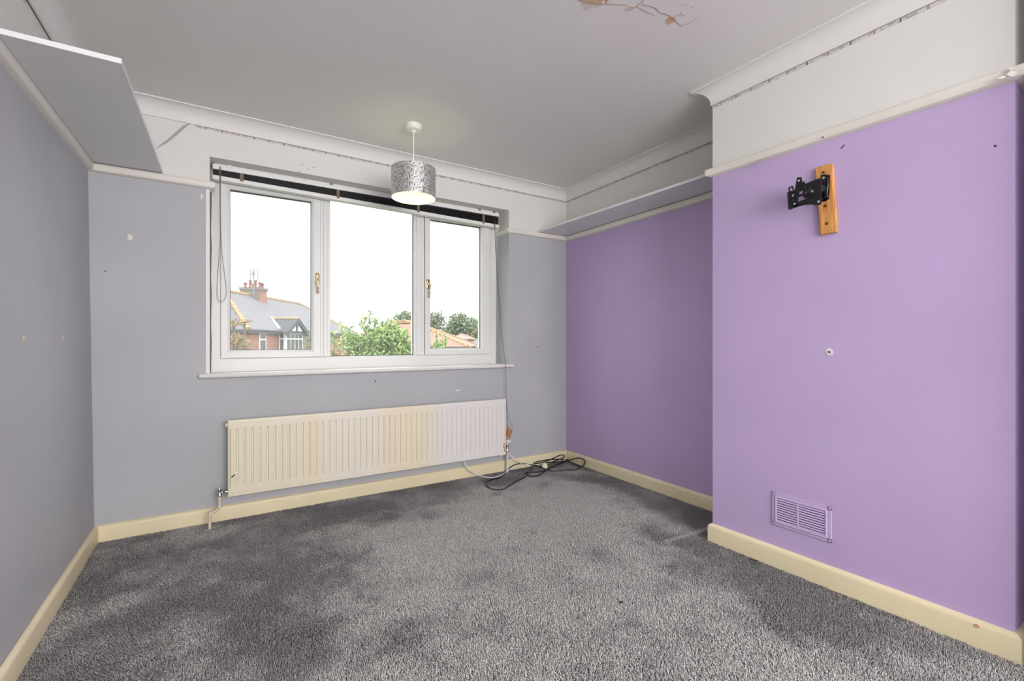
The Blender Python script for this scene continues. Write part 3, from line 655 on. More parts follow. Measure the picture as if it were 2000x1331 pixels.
plate('web', [(1543, 387), (1570, 377.5), (1572, 381), (1544, 391)], xf+.003, .003)
plate('web', [(1545, 399), (1573, 389), (1594, 384), (1594, 399), (1572, 400.5), (1546, 407)], xf+.004, .003)
plate('web', [(1571, 360), (1594, 350.5), (1594, 366), (1575, 370)], xf+.004, .003)
plate('web', [(1563, 360), (1570, 354), (1574, 362), (1568, 371), (1561, 372)], xf+.003, .003)
plate('web', [(1588, 380), (1594, 384), (1592, 401), (1588, 400)], xf+.004, .003)
for (px, py) in ((1560.2, 353), (1608.3, 347.5), (1551.8, 398.3), (1598.8, 394)):
    p_ = pl_(px, py, (xf if px < 1605 else fx-.030)-.0005); m = MB(); m.lathe([(.0052, -.001), (.0048, .001), (.0015, .0012), (0, .0004)], p_, (-1, 0, 0), 14); m.build('screw', M_steel, tv, smooth=40)

# ------------------------------------------------------------------ air vent
vt = thing('wall_vent', (bx(1.085), 1.085, .207), 'lilac-painted louvred air vent low on the chimney breast', 'vent')
M_ventp = mat('lilac_vent_paint', lin(192, 170, 209), rough=.45, spec=.4)
vy0, vy1, vz0, vz1 = .957, 1.213, .207, .367
ang = math.atan2(E[0]-D[0], D[1]-E[1])
def VT(v):   # v = (out from wall, y, z)
    return Vector((bx(v.y)-v.x, v.y, v.z))
m = MB(); fw = .020
for a, b in (((0, vy0, vz0), (.006, vy0+fw, vz1)), ((0, vy1-fw, vz0), (.006, vy1, vz1)), ((0, vy0, vz0), (.006, vy1, vz0+fw)), ((0, vy0, vz1-fw), (.006, vy1, vz1))): m.bbox(a, b, .002, VT)
iy0, iy1, iz0, iz1 = vy0+fw, vy1-fw, vz0+fw, vz1-fw
m.build('vent_frame', M_ventp, vt)
m = MB()
for a, b in (((.004, iy0-.004, iz0-.004), (.011, iy0+.005, iz1+.004)), ((.004, iy1-.005, iz0-.004), (.011, iy1+.004, iz1+.004)), ((.004, iy0, iz0-.006), (.011, iy1, iz0+.004)), ((.004, iy0, iz1-.006), (.011, iy1, iz1+.004))): m.bbox(a, b, .003, VT)
m.build('inner_frame', M_ventp, vt)
m = MB(); m.box((.0003, iy0, iz0), (.001, iy1, iz1), VT); m.build('vent_duct', mat('dark_duct', lin(52, 44, 60), rough=.9), vt)
m = MB(); m.bbox((.001, 1.092, iz0), (.0105, 1.098, iz1), .001, VT); m.build('centre_bar', M_ventp, vt)
nl = 10; lh = (iz1-iz0-.008)/nl
lv = None
for j in range(nl):
    z = iz0+.004+lh*j
    for (a, b) in ((iy0+.004, 1.092), (1.098, iy1-.004)):
        m = MB(); m.prism([VT(Vector(c)) for c in ((.0100, a, z+lh*.10), (.0090, a, z), (.0070, a, z+lh*.66), (.0080, a, z+lh*.70))], VT(Vector((.0095, b, z)))-VT(Vector((.0095, a, z)))); m.build('louvre', M_ventp, vt)
for a, b in ((vy0+.008, vz0+.008), (vy1-.008, vz0+.008), (vy0+.008, vz1-.008), (vy1-.008, vz1-.008)):
    m = MB(); m.lathe([(.0045, 0), (.004, .0015), (0, .002)], VT(Vector((.006, a, b))), (-1, 0, 0), 12); m.build('screw', M_ventp, vt)

# ------------------------------------------------------------------ marks on the walls and ceiling
def patch(name, c, u, v, w, h, mm, label, cat='mark', seed=1, off=.0012, n=14, rag=.3, group=None):
    """thin flake lying on a surface: c centre, u / v its axes"""
    rnd = random.Random(seed); c = Vector(c); u = Vector(u).normalized(); v = Vector(v).normalized(); nn = u.cross(v)
    ps = []
    for i in range(n):
        t = 2*math.pi*i/n; r_ = 1-rag*rnd.random(); ps.append(c+u*math.cos(t)*w/2*r_+v*math.sin(t)*h/2*r_)
    m = MB(); m.prism([p_-nn*off for p_ in ps], nn*off*2); o = m.build(name, mm); return tag(o, label, cat, group)
M_fill = mat('filler', lin(222, 218, 212), rough=.8); M_rawpl = mat('raw_plug', lin(206, 190, 158), rough=.8); M_hole = mat('dark_hole', lin(60, 52, 50), rough=.9)
M_tape = mat('clear_tape', lin(214, 212, 206), rough=.2, spec=.6)
yf = lambda p_: on(*p_, 1, YW-.0005)
patch('paint_chip', yf((253, 464)), (1, 0, 0), (0, 0, 1), .034, .040, M_fill, 'white chip in the grey paint left of the window', seed=4, rag=.6)
patch('scratch_mark', yf((394, 384)), (1, 0, 0), (0, 0, 1), .022, .042, M_fill, 'white scuff under the picture rail end beside the window', seed=9, rag=.7)
patch('paper_label', yf((894, 763)), (1, 0, .08), (0, 0, 1), .042, .013, M_fill, 'small white paper sticker above the radiator', 'sticker', seed=2, n=8, rag=.1)
patch('paint_chip', yf((733, 745)), (1, 0, 0), (0, 0, 1), .020, .012, M_hole, 'dark chip in the wall just below the window sill', seed=6, rag=.6)
patch('wall_hole', yf((1050, 678)), (1, 0, 0), (0, 0, 1), .010, .012, M_hole, 'small hole in the grey wall right of the window sill', seed=7)
patch('wall_hole', yf((1040, 520)), (1, 0, 0), (0, 0, 1), .008, .008, M_hole, 'tiny hole in the grey wall below the alcove shelf', seed=8)
patch('wall_hole', yf((206, 530)), (1, 0, 0), (0, 0, 1), .010, .007, M_hole, 'tiny hole in the grey wall near the side wall corner', seed=10)
for k_, (px, py) in enumerate(((49, 660), (127, 660))):
    p_ = on(px, py, 0, -.618); p_.x = lwx(p_.y)+(-.640-lwx(p_.y))*p_.z/(RAIL+.02)+.001
    patch('wall_plug', p_, (0, 1, 0), (0, 0, 1), .030 if k_ == 0 else .024, .022, M_rawpl, ('larger beige plug flush in the grey side wall, further from the corner', 'smaller beige plug flush in the grey side wall, nearer the corner')[k_], 'plug', seed=20+k_, group='plugs in the side wall')
cpx = lambda p_: (lambda q_: Vector((bx(q_.y)-.0005, q_.y, q_.z)))(on(*p_, 0, bx(on(*p_, 0, 2.26).y)))
patch('filler_patch', cpx((1620, 688)), (0, -1, 0), (0, 0, 1), .038, .038, M_fill, 'white filler patch around a hole in the chimney breast', 'patch', seed=12, rag=.4)
patch('wall_hole', cpx((1620, 688))-Vector((.0016, 0, 0)), (0, -1, 0), (0, 0, 1), .010, .010, M_hole, 'dark hole at the centre of the filler patch', seed=13)
patch('wall_hole', cpx((1944, 285)), (0, -1, 0), (0, 0, 1), .006, .010, M_hole, 'small nick high on the chimney breast by its outer corner', seed=14)
patch('wall_hole', on(1276, 593, 0, B[0]-.001), (0, -1, 0), (0, 0, 1), .012, .012, M_fill, 'small white nick on the lilac alcove wall', seed=15)
patch('paint_chip', cpx((1911, 1220))-Vector((.0185, 0, 0)), (0, -1, 0), (0, 0, 1), .018, .016, mat('bare_wood', lin(196, 150, 104), rough=.8), 'bare wood chip in the chimney breast skirting board', seed=16, rag=.6)
patch('wall_hole', on(1607, 268, 0, bx(1.0)-.0305), (0, -1, 0), (0, 0, 1), .008, .007, M_hole, 'dark nail hole in the chimney breast picture rail', seed=17)
for k_, (px, py) in enumerate(((590, 322), (602, 331), (612, 327), (586, 336))):
    patch('pinhole', yf((px, py)), (1, 0, 0), (0, 0, 1), .007, .007, M_hole, 'tiny pinhole in the white wall above the blind', 'hole', seed=40+k_, group='pinholes above the blind')
patch('tape_scrap', yf((383, 366)), (1, 0, -.1), (0, 0, 1), .040, .018, mat('bluish_tape', lin(168, 174, 196), rough=.4), 'bluish tape scrap under the picture rail end beside the window', 'tape', seed=51, rag=.5)
patch('tape_scrap', on(1487, 314, 0, bx(1.27)-.031), (0, -1, 0), (0, 0, 1), .028, .022, mat('grey_tape', lin(176, 168, 184), rough=.5), 'grey tape scrap on the chimney breast picture rail above the bracket', 'tape', seed=52, rag=.2)
patch('scratch_mark', cpx((1646, 287)), (0, -1, .9), (0, .9, 1), .028, .005, M_hole, 'thin dark scratch under the chimney breast picture rail', seed=53, rag=.4)
# crumpled clear tape at the rail's outer corner
rnd = random.Random(5); m = MB()
tc_ = on(1976, 142, 0, E[0]-.034)
for i in range(5):
    a = tc_+Vector((-.001-.0015*i, rnd.uniform(-.016, .016), rnd.uniform(-.012, .012))); d1 = Vector((rnd.uniform(-.004, 0), rnd.uniform(-.02, .02), rnd.uniform(-.012, .02))); d2 = Vector((rnd.uniform(-.006, 0), rnd.uniform(-.016, .016), rnd.uniform(-.016, .008)))
    m.prism([a, a+d1, a+d1+d2, a+d2], (-.0006, 0, 0))
tag(m.build('tape_scrap', M_tape), 'crumpled clear tape stuck on the chimney breast picture rail corner', 'tape')
# torn paper scrap peeling from the wall by the side shelf
m = MB(); pts = [on(*p_, 1, YW-.004) for p_ in ((376, 239), (362, 249), (345, 264), (326, 279), (303, 291), (327, 272), (342, 259), (358, 245))]
m.prism(pts, (0, .0015, 0)); tag(m.build('paper_scrap', mat('grey_paper', lin(172, 168, 166), rough=.8)), 'curled strip of torn paper hanging beside the side wall shelf', 'paper')

# water stain on the ceiling
M_stain = mat('water_stain', lin(208, 178, 148), rough=.8, col2=lin(194, 156, 120), vscale=22)
M_stain2 = mat('pale_water_stain', lin(214, 204, 196), rough=.8, col2=lin(204, 188, 172), vscale=18)
M_crack = mat('ceiling_crack', lin(158, 132, 116), rough=.9)
def cpt(cxp, cyp): return on(1080+cxp/5.882, cyp/5.882, 2, ZC-.0008)
stn = thing('ceiling_stain', cpt(560, 10), 'brown water stain with cracks in the ceiling paint', 'stain')
def blob(pp, mm, name='stain_patch', dz=0):
    m = MB(); m.prism([cpt(*p_)+Vector((0, 0, dz)) for p_ in pp], (0, 0, .0012)); return m.build(name, mm, stn)
blob([(260, -60), (640, -70), (655, -10), (620, 30), (560, 42), (470, 42), (400, 34), (330, 16), (280, -4)], M_stain)
blob([(285, 0), (340, 22), (410, 38), (480, 44), (560, 46), (600, 44), (560, 68), (520, 78), (495, 92), (460, 78), (430, 100), (380, 124), (340, 110), (360, 60), (310, 72), (325, 40)], M_stain2, dz=.0004)
blob([(808, 122), (850, 76), (880, 62), (935, 70), (930, 92), (890, 120), (850, 128)], M_stain2)
blob([(1290, 255), (1300, 225), (1330, 200), (1370, 192), (1400, 205), (1406, 236), (1375, 262), (1345, 270), (1325, 285), (1305, 268)], M_stain)
blob([(1380, 185), (1420, 165), (1450, 168), (1480, 136), (1490, 160), (1525, 155), (1500, 188), (1450, 180), (1400, 190)], M_stain2)
blob([(1480, 45), (1530, 34), (1545, 40), (1510, 58), (1490, 66)], M_stain2); blob([(1570, 75), (1600, 62), (1632, 76), (1600, 86)], M_stain2)
def crack(pp, r_=.0016):
    m = MB(); m.tube([cpt(*p_)+Vector((0, 0, .0008)) for p_ in pp], r_, 5); m.build('crack', M_crack, stn)
crack([(270, -8), (330, 14), (410, 36), (480, 42), (590, 44), (700, 48), (800, 54), (860, 56)])
crack([(1050, -5), (1010, 30), (960, 74), (920, 104), (850, 126)]); crack([(965, 75), (1040, 120), (1100, 148), (1170, 172)], .0012)
crack([(1020, 62), (1040, 50), (1065, 66), (1130, 72), (1185, 98), (1230, 148), (1280, 154), (1340, 184), (1390, 220), (1430, 262), (1478, 298)]); crack([(1478, 298), (1560, 270), (1640, 226), (1690, 198)], .0011)
m = MB(); m.prism([cpt(*p_)-Vector((0, 0, .001)) for p_ in ((556, 28), (574, 10), (592, 16), (588, 36), (566, 46))], (0, 0, .001)); m.build('paint_flake', M_ceil, stn)

# marks on the carpet
patch('debris', on(1213, 1177, 2, .0125), (1, 0, 0), (0, 1, 0), .022, .012, M_hole, 'dark brown spot on the open carpet', 'debris', seed=31, off=.002)
patch('dead_leaf', on(582, 1009, 2, .012), (1, .3, 0), (0, 1, 0), .028, .012, mat('dry_leaf', lin(128, 104, 52), rough=.8), 'small dry brown leaf on the carpet by the radiator', 'leaf', seed=32, off=.002)
q0, q1, q2_, q3 = [on(*p_, 2, .002) for p_ in ((1384, 1039), (1362, 1048), (1356, 1056), (1384, 1058))]
m = MB(); m.prism([q0, q1, q2_, q3], (0, 0, .002)); o = m.build('floor_gap', mat('bare_underlay', lin(120, 104, 94), rough=.9, var=.2, vscale=60), floor); o['label'] = 'strip of brown underlay showing where the carpet is split'
# ------------------------------------------------------------------ outdoors, seen through the window
def tex_brick(name, c1, c2, mortar, scale, bw, bh, rough=.9):
    m = mat(name, c1, rough=rough); b = bsdf(m); tc = node(m, 'ShaderNodeTexCoord'); br_ = node(m, 'ShaderNodeTexBrick')
    mp = node(m, 'ShaderNodeMapping'); link(m, tc.outputs['UV'], mp.inputs[0]); link(m, mp.outputs[0], br_.inputs['Vector'])
    br_.inputs['Color1'].default_value = c1; br_.inputs['Color2'].default_value = c2; br_.inputs['Mortar'].default_value = mortar
    br_.inputs['Scale'].default_value = scale; br_.inputs['Brick Width'].default_value = bw; br_.inputs['Row Height'].default_value = bh; br_.inputs['Mortar Size'].default_value = .008*scale/2
    link(m, br_.outputs['Color'], b.inputs['Base Color']); return m
def uv_metres(o):
    """UVs in metres on every face, u level and v up the slope"""
    me = o.data; uv = me.uv_layers.new(name='UVMap')
    for f in me.polygons:
        n = f.normal; u = Vector((0, 0, 1)).cross(n)
        u = u.normalized() if u.length > 1e-4 else Vector((1, 0, 0)); v = n.cross(u)
        for li in f.loop_indices:
            c = me.vertices[me.loops[li].vertex_index].co+o.location; uv.data[li].uv = (c.dot(u), c.dot(v))
    return o
X_brick = tex_brick('red_brick', lin(150, 104, 82), lin(118, 78, 64), lin(182, 170, 156), 1, .30, .105)
X_slate = tex_brick('grey_slate', lin(100, 98, 100), lin(92, 90, 93), lin(72, 71, 76), 1, .30, .22)
X_slated = tex_brick('dark_slate', lin(70, 70, 76), lin(62, 62, 68), lin(46, 47, 52), 1, .25, .18)
X_tile = tex_brick('red_roof_tile', lin(142, 112, 96), lin(132, 101, 87), lin(106, 82, 72), 1, .18, .11)
X_orange = mat('orange_ridge_tile', lin(150, 122, 90), rough=.9, var=.15, vscale=2)
X_white = mat('exterior_white', lin(214, 214, 214), rough=.7)
X_black = mat('black_timber', lin(58, 60, 68), rough=.8)
X_gutter = mat('dark_gutter', lin(74, 76, 86), rough=.7)
X_render = mat('pebbledash', lin(112, 104, 98), rough=.95, var=.30, vscale=9)
X_pot = mat('terracotta_pot', lin(138, 92, 80), rough=.9)
X_pane = mat('curtained_glass', lin(78, 84, 84), rough=.25, spec=.6, var=.12, vscale=4)
X_grass = mat('lawn', lin(84, 92, 68), rough=.95, var=.2, vscale=.6)
X_bark = mat('bark', lin(96, 84, 72), rough=.95)
X_lead = mat('lead_flashing', lin(150, 150, 154), rough=.6)
X_metal = mat('aerial_metal', lin(120, 122, 128), rough=.5)
GH = -4.0
T = lambda v: cw(v[0], v[1], v[2])
gp = MB(); gp.box((-60, YW+.45, EYE+GH-.2), (160, 190, EYE+GH)); st(gp.build('ground', X_grass), 'grassy ground of the gardens outside', 'ground')

def slope(pts, mm, par, name='roof_slope', th=.10):
    m = MB(); m.prism([T(p_) for p_ in pts], (0, 0, -th)); return uv_metres(m.build(name, mm, par))
def walls(a0, a1, b0, b1, h0, h1, mm, par, name='wall'):
    m = MB(); m.box((a0, b0, h0), (a1, b1, h1), T); return uv_metres(m.build(name, mm, par))
def obox(name, a, b, mm, par): m = MB(); m.box(a, b, T); return m.build(name, mm, par)
def ridge_tiles(p0, p1, par, r_=.14, name='ridge_tiles', step=.42):
    p0, p1 = T(p0), T(p1); n = max(2, int((p1-p0).length/step)); m = MB()
    for i in range(n):
        a = p0.lerp(p1, i/n); b = p0.lerp(p1, (i+.96)/n); m.tube([a, b], [r_*1.12, r_*.92], 7)
    o = m.build(name, X_orange, par); o['kind'] = 'stuff'; return o
def hipped(par, a0, a1, b0, b1, he, hr, ra0, ra1, rb0, rb1, mm, rt=.14):
    """hip roof: eaves rectangle and a ridge line from (ra0, rb0) to (ra1, rb1)"""
    c = [(a0, b0, he), (a1, b0, he), (a1, b1, he), (a0, b1, he)]; r0, r1 = (ra0, rb0, hr), (ra1, rb1, hr)
    if abs(ra1-ra0) > abs(rb1-rb0): fs = [(c[0], c[1], r1, r0), (c[1], c[2], r1), (c[2], c[3], r0, r1), (c[3], c[0], r0)]; hips = ((c[0], r0), (c[3], r0), (c[1], r1), (c[2], r1))
    else: fs = [(c[0], c[1], r0), (c[1], c[2], r1, r0), (c[2], c[3], r1), (c[3], c[0], r0, r1)]; hips = ((c[0], r0), (c[1], r0), (c[2], r1), (c[3], r1))
    for f in fs: slope(f, mm, par)
    ridge_tiles(r0, r1, par, rt)
    for a, b in hips: ridge_tiles(a, b, par, rt, 'hip_tiles')
def sash_window(par, face, lo, hi, u0, u1, h0, h1, cols_, split):
    """window on a wall: face = ('a', value, outward sign) or ('b', value, sign)"""
    ax, v, sg = face
    def bxx(n_, u_0, u_1, z0, z1, d0, d1, mm, pp):
        lo_, hi_ = min(v+sg*d0, v+sg*d1), max(v+sg*d0, v+sg*d1)
        return obox(n_, (lo_, u_0, z0), (hi_, u_1, z1), mm, pp) if ax == 'a' else obox(n_, (u_0, lo_, z0), (u_1, hi_, z1), mm, pp)
    w = bxx('window', u0, u1, h0, h1, -.06, .03, X_white, par)
    bw_ = .09; cw_ = (u1-u0-bw_)/cols_
    for i in range(cols_):
        for (z0, z1) in ((h0+bw_, split-bw_/2), (split+bw_/2, h1-bw_)):
            bxx('pane', u0+bw_+cw_*i, u0+cw_*(i+1), z0, z1, .031, .036, X_pane, w)
    return w

hs = thing('brick_house', cw(-20, 38, GH), 'red brick semi-detached house with grey slate hipped roof and chimney', 'house')
fa = -17.28
walls(-25.3, fa, 29.65, 49.6, GH, .82, X_brick, hs)
hipped(hs, -25.6, -16.98, 29.35, 49.9, .80, 3.75, -21.3, -21.3, 33.65, 45.6, X_slate)
obox('fascia', (fa, 29.5, .52), (-17.05, 49.7, .80), X_gutter, hs); obox('fascia', (-25.4, 29.42, .52), (-17.05, 29.65, .80), X_gutter, hs)
obox('drainpipe', (-17.75, 29.55, GH), (-17.63, 29.66, .6), X_gutter, hs); obox('drainpipe', (fa, 46.0, GH), (-17.16, 46.15, .8), X_white, hs)
sash_window(hs, ('a', fa, 1), 0, 0, 31.1, 31.95, -2.2, .56, 1, .12)
sash_window(hs, ('a', fa, 1), 0, 0, 46.9, 49.0, -1.6, .20, 2, -.5)
obox('lintel', (fa, 30.9, .56), (fa+.04, 32.2, .70), X_lead, hs)
# bay with gable
bay = obox('bay', (fa-.1, 33.75, GH), (-16.80, 36.55, .70), X_white, hs)
sash_window(hs, ('a', -16.80, 1), 0, 0, 33.85, 36.45, -1.9, .62, 4, .18)
sash_window(hs, ('b', 33.75, -1), 0, 0, -17.26, -16.84, -1.9, .62, 1, .18)
gr0, gr1 = (-18.6, 35.12, 1.76), (-16.42, 35.12, 1.76)
slope([gr1, gr0, (-17.0, 33.35, .70), (-16.42, 33.35, .70)], X_slated, hs); slope([gr0, gr1, (-16.42, 36.9, .70), (-17.0, 36.9, .70)], X_slated, hs)
m = MB(); m.prism([T(p_) for p_ in ((-16.62, 33.6, .72), (-16.62, 36.65, .72), (-16.62, 35.12, 1.62))], T((-16.9, 0, 0))-T((-16.62, 0, 0))); m.build('gable', X_white, hs)
for p0, p1 in (((-16.44, 33.3, .60), (-16.44, 35.12, 1.72)), ((-16.44, 36.95, .60), (-16.44, 35.12, 1.72))):
    m = MB(); q0, q1 = Vector(p0), Vector(p1); m.prism([T(q0), T(q1), T(q1-Vector((0, 0, .26))), T(q0-Vector((0, 0, .26)))], T((-.12, 0, 0))-T((0, 0, 0))); m.build('bargeboard', X_gutter, hs)
obox('gable_post', (-16.62, 35.02, .7), (-16.56, 35.22, 1.5), X_black, hs); obox('tie_beam', (-16.62, 33.6, .62), (-16.55, 36.65, .78), X_black, hs)
ridge_tiles(gr0, gr1, hs, .10); m = MB(); m.tube([T(gr0)+Vector((0, 0, .05)), T((-17.0, 33.35, .86))], .12, 6); m.build('valley_flashing', X_lead, hs)
# chimney with pots and aerial
ch = walls(-22.1, -20.5, 37.0, 38.1, 1.9, 4.35, X_brick, hs, 'chimney')
obox('chimney_render', (-22.12, 36.97, 1.9), (-20.52, 37.02, 4.20), X_render, ch); obox('chimney_cap', (-22.18, 36.92, 4.20), (-20.42, 38.18, 4.40), X_render, ch)
for i, (a, b, s_) in enumerate(((-21.85, 37.3, .42), (-21.45, 37.3, .62), (-21.02, 37.3, .62), (-20.70, 37.35, .46), (-20.75, 37.85, .44), (-21.5, 37.85, .42))):
    m = MB(); m.lathe([(.13, 0), (.13, .08), (.10, .1), (.11, s_-.1), (.15, s_-.08), (.15, s_), (.09, s_)], T((a, b, 4.38)), n=14); m.build('chimney_pot', X_pot, ch)
m = MB(); m.tube([T((-20.95, 36.93, 2.6)), T((-20.95, 36.93, 5.85))], .05, 6)
for a, h0, h1 in ((-21.2, 4.9, 5.9), (-20.62, 4.9, 5.85)): m.tube([T((a, 36.9, h0)), T((a, 36.9, h1))], .035, 5)
m.tube([T((-21.2, 36.9, 5.45)), T((-20.62, 36.9, 5.45))], .02, 5); m.bbox((-21.02, 36.8, 5.35), (-20.86, 36.9, 5.65), .02, T); m.build('aerial', X_metal, ch)

rb = thing('red_roof_house', cw(-7.5, 31.6, GH), 'low house with a red tiled hipped roof behind the garden tree', 'house')
walls(-10.4, -3.0, 28.2, 35, GH, -.3, X_brick, rb); hipped(rb, -10.7, -2.7, 27.9, 35.3, -.32, 1.36, -8.3, -6.9, 31.6, 31.6, X_tile, .10)
obox('gutter', (-10.7, 27.78, -.46), (-2.68, 27.9, -.36), X_gutter, rb)
m = MB(); m.prism([T((-7.9, 31.2, 1.25)), T((-7.0, 31.2, 1.25)), T((-7.45, 31.2, 1.52))], T((0, .8, 0))-T((0, 0, 0))); m.build('gablet', X_orange, rb)
gh = thing('slate_roof_house', cw(1, 36, GH), 'house with a grey slate roof and orange hip tiles beside the red roof', 'house')
pk = (1.6, 36.6, 2.35)
cs = [(-2.45, 31.4, -.50), (7, 33.2, -.50), (6, 42, -.50), (-4.25, 39.4, -.42)]
for i in range(4): slope([cs[i], cs[(i+1) % 4], pk], X_slate, gh)
ridge_tiles(cs[0], pk, gh, .10, 'hip_tiles')
m = MB(); m.prism([T((c_[0]*.94+.1, c_[1]*.994+.2, GH)) for c_ in cs], (0, 0, -GH-.55)); uv_metres(m.build('wall', X_brick, gh))
fb = thing('distant_house', cw(-5.6, 52, GH), 'distant pinkish house in front of the far trees', 'house')
walls(-6.9, -4.6, 51, 56, GH, .28, mat('pink_render', lin(138, 116, 108), rough=.9, var=.1), fb); hipped(fb, -7.1, -4.4, 50.8, 56.2, .26, .86, -5.75, -5.75, 52.2, 54.8, mat('buff_tile', lin(124, 114, 108), rough=.9), .05)
obox('window', (-6.2, 50.95, -.55), (-5.5, 51.05, .05), X_white, fb)

def leafmat(name, c1, c2, c3):
    m = mat(name, c1, rough=.7, spec=.2); b = bsdf(m); g_ = node(m, 'ShaderNodeNewGeometry'); r = node(m, 'ShaderNodeValToRGB'); e = r.color_ramp.elements
    e[0].position = 0; e[0].color = c1; e[1].position = 1; e[1].color = c3; k_ = e.new(.5); k_.color = c2
    link(m, g_.outputs['Random Per Island'], r.inputs[0]); link(m, r.outputs[0], b.inputs['Base Color']); return m
L_fresh = leafmat('fresh_leaves', lin(112, 140, 82), lin(134, 158, 96), lin(158, 170, 112))
L_deep = leafmat('deep_leaves', lin(106, 122, 98), lin(124, 138, 108), lin(146, 154, 122))
L_olive = leafmat('olive_leaves', lin(104, 110, 76), lin(118, 120, 82), lin(136, 130, 90))
L_autumn = leafmat('autumn_leaves', lin(134, 120, 82), lin(144, 114, 86), lin(126, 128, 88))
L_dim = leafmat('grey_green_leaves', lin(112, 124, 106), lin(124, 134, 112), lin(142, 148, 120))
def leaf(m, rnd, c, s_, up=.3):
    d = Vector((rnd.gauss(0, 1), rnd.gauss(0, 1), rnd.gauss(up, .8))).normalized(); w = d.orthogonal().normalized(); w.rotate(Matrix.Rotation(rnd.uniform(0, 6.28), 3, d))
    L = s_*rnd.uniform(.7, 1.3); m.add([c, c+d*L*.5+w*L*.26, c+d*L, c+d*L*.5-w*L*.26], [(0, 1, 2, 3)])
def tree(name, label, blobs, size, mm, base, shoots=(), per=600, seed=1, group=None):
    """blobs: (a, b, h, radius across, radius up, share of leaves); shoots: (a, b, h0, h1, lean)"""
    rnd = random.Random(seed); t = thing(name, cw(base[0], base[1], GH), label, 'tree', group); m = MB(); tr = MB()
    b0 = cw(base[0], base[1], GH)
    for (a, b, h, ra, rh, k_) in blobs:
        c = cw(a, b, h); tr.tube([b0, b0.lerp(c, .5)+Vector((rnd.uniform(-.1, .1), rnd.uniform(-.1, .1), .15)), c], [.06*size**.5*2, .045*size**.5*2, .02], 6)
        for _ in range(int(per*k_)):
            d = Vector((rnd.gauss(0, 1), rnd.gauss(0, 1), rnd.gauss(0, 1))).normalized()*(rnd.random()**.45)
            leaf(m, rnd, c+Vector((d.x*ra, d.y*ra, d.z*rh)), size)
    for (a, b, h0, h1, ln) in shoots:
        p0, p1 = cw(a, b, h0), cw(a+ln, b, h1); tr.tube([p0, p1], [.012, .004], 5); n = int((h1-h0)/(size*.16))
        for i in range(n):
            leaf(m, rnd, p0.lerp(p1, i/n)+Vector((rnd.gauss(0, .02), rnd.gauss(0, .02), 0)), size*1.15, .9)
    tr.build('trunk', X_bark, t); o = m.build('foliage', mm, t); o['kind'] = 'stuff'; return t
tree('garden_tree', 'bright green young tree with upright shoots outside the middle pane',
     [(-3.5, 10, -.02, .33, .22, .8), (-3.1, 10.2, -.10, .38, .32, 1.3), (-2.75, 10, .12, .34, .30, 1.3), (-2.45, 10, -.05, .30, .34, 1.2), (-2.95, 10.1, -.45, .6, .32, 1.6), (-2.3, 10.1, -.35, .3, .3, 1), (-2.6, 10, -.5, .5, .3, 1), (-3.5, 10, -.4, .35, .25, .7)],
     .085, L_fresh, (-2.9, 10.2), [(-3.12, 10, .1, .70, .0), (-3.2, 10, .2, .56, -.06), (-3.06, 10, .2, .50, .10), (-3.18, 10, .1, .46, -.16), (-3.72, 10, .05, .40, -.02), (-3.6, 10, .05, .32, .05), (-2.85, 10, .2, .42, .0), (-2.7, 10, .2, .46, .03), (-2.55, 10, .2, .40, .0), (-3.9, 10, -.1, .22, 0), (-3.95, 10, -.2, .10, 0)], per=620, seed=11)
tree('yellowing_shrub', 'yellowing shrub below the brick house outside the middle pane', [(-3.1, 8.0, -.29, .22, .18, 1), (-3.0, 8.0, -.42, .25, .17, .8)], .062, L_autumn, (-3.1, 8.0), per=450, seed=12)
tree('shrub', 'light green leafy shoots in front of the red tiled roof', [(-1.62, 10.4, -.15, .14, .20, 1), (-1.80, 10.4, -.2, .10, .14, .6), (-1.5, 10.4, -.35, .2, .16, .8)], .075, L_fresh, (-1.6, 10.4), [(-1.72, 10.4, -.1, .16, 0), (-1.52, 10.4, -.1, .14, 0)], per=240, seed=13)
tree('creeper', 'thin autumn-tinted branches in front of the slate roof hip', [(-5.25, 8.6, .33, .16, .07, .5), (-5.2, 8.6, .02, .18, .12, 1.0), (-5.05, 8.6, -.06, .14, .10, .6), (-5.05, 8.6, .36, .10, .03, .18)], .06, L_autumn, (-5.2, 8.6), per=210, seed=14)
tree('climber', 'sparse grey-green climber beside the gabled bay', [(-5.30, 12, .15, .10, .18, .6), (-5.38, 12, -.1, .12, .24, .9), (-5.2, 12, .42, .05, .14, .3)], .065, L_dim, (-5.3, 12), [(-5.24, 12, .3, .66, 0)], per=200, seed=15)
far = 'trees beyond the rooftops'
tree('distant_tree', 'dark rounded tree rising behind the red roof ridge', [(-13.9, 60, 2.6, 1.9, 1.5, 1), (-12.4, 60, 2.0, 1.6, 1.5, .8), (-15.6, 60, 1.4, 1.5, 1.6, .6)], .42, L_deep, (-13.5, 60), per=900, seed=21, group=far)
tree('distant_tree', 'tall loose tree rising at the red roof hip', [(-9.6, 58, 2.6, 1.1, 1.3, .8), (-9.9, 58, .9, 1.4, 1.8, .8), (-10.4, 58, 2.0, .7, .9, .3)], .36, L_dim, (-9.8, 58), per=700, seed=22, group=far)
tree('distant_tree', 'broad dark green tree above the distant pinkish house', [(-7.2, 62, 2.3, 1.6, 1.5, 1), (-5.9, 62, 1.6, 1.7, 1.7, 1), (-8.0, 62, .9, 1.7, 1.6, 1), (-6.6, 62, .3, 1.8, 1.3, .8)], .42, L_deep, (-7, 62), per=1100, seed=23, group=far)
tree('distant_tree', 'pale green rounded tree above the grey slate roof', [(-5.0, 74, 2.4, 1.8, 1.5, 1), (-3.7, 74, 1.8, 1.7, 1.5, .8)], .46, L_fresh, (-4.6, 74), per=900, seed=24, group=far)
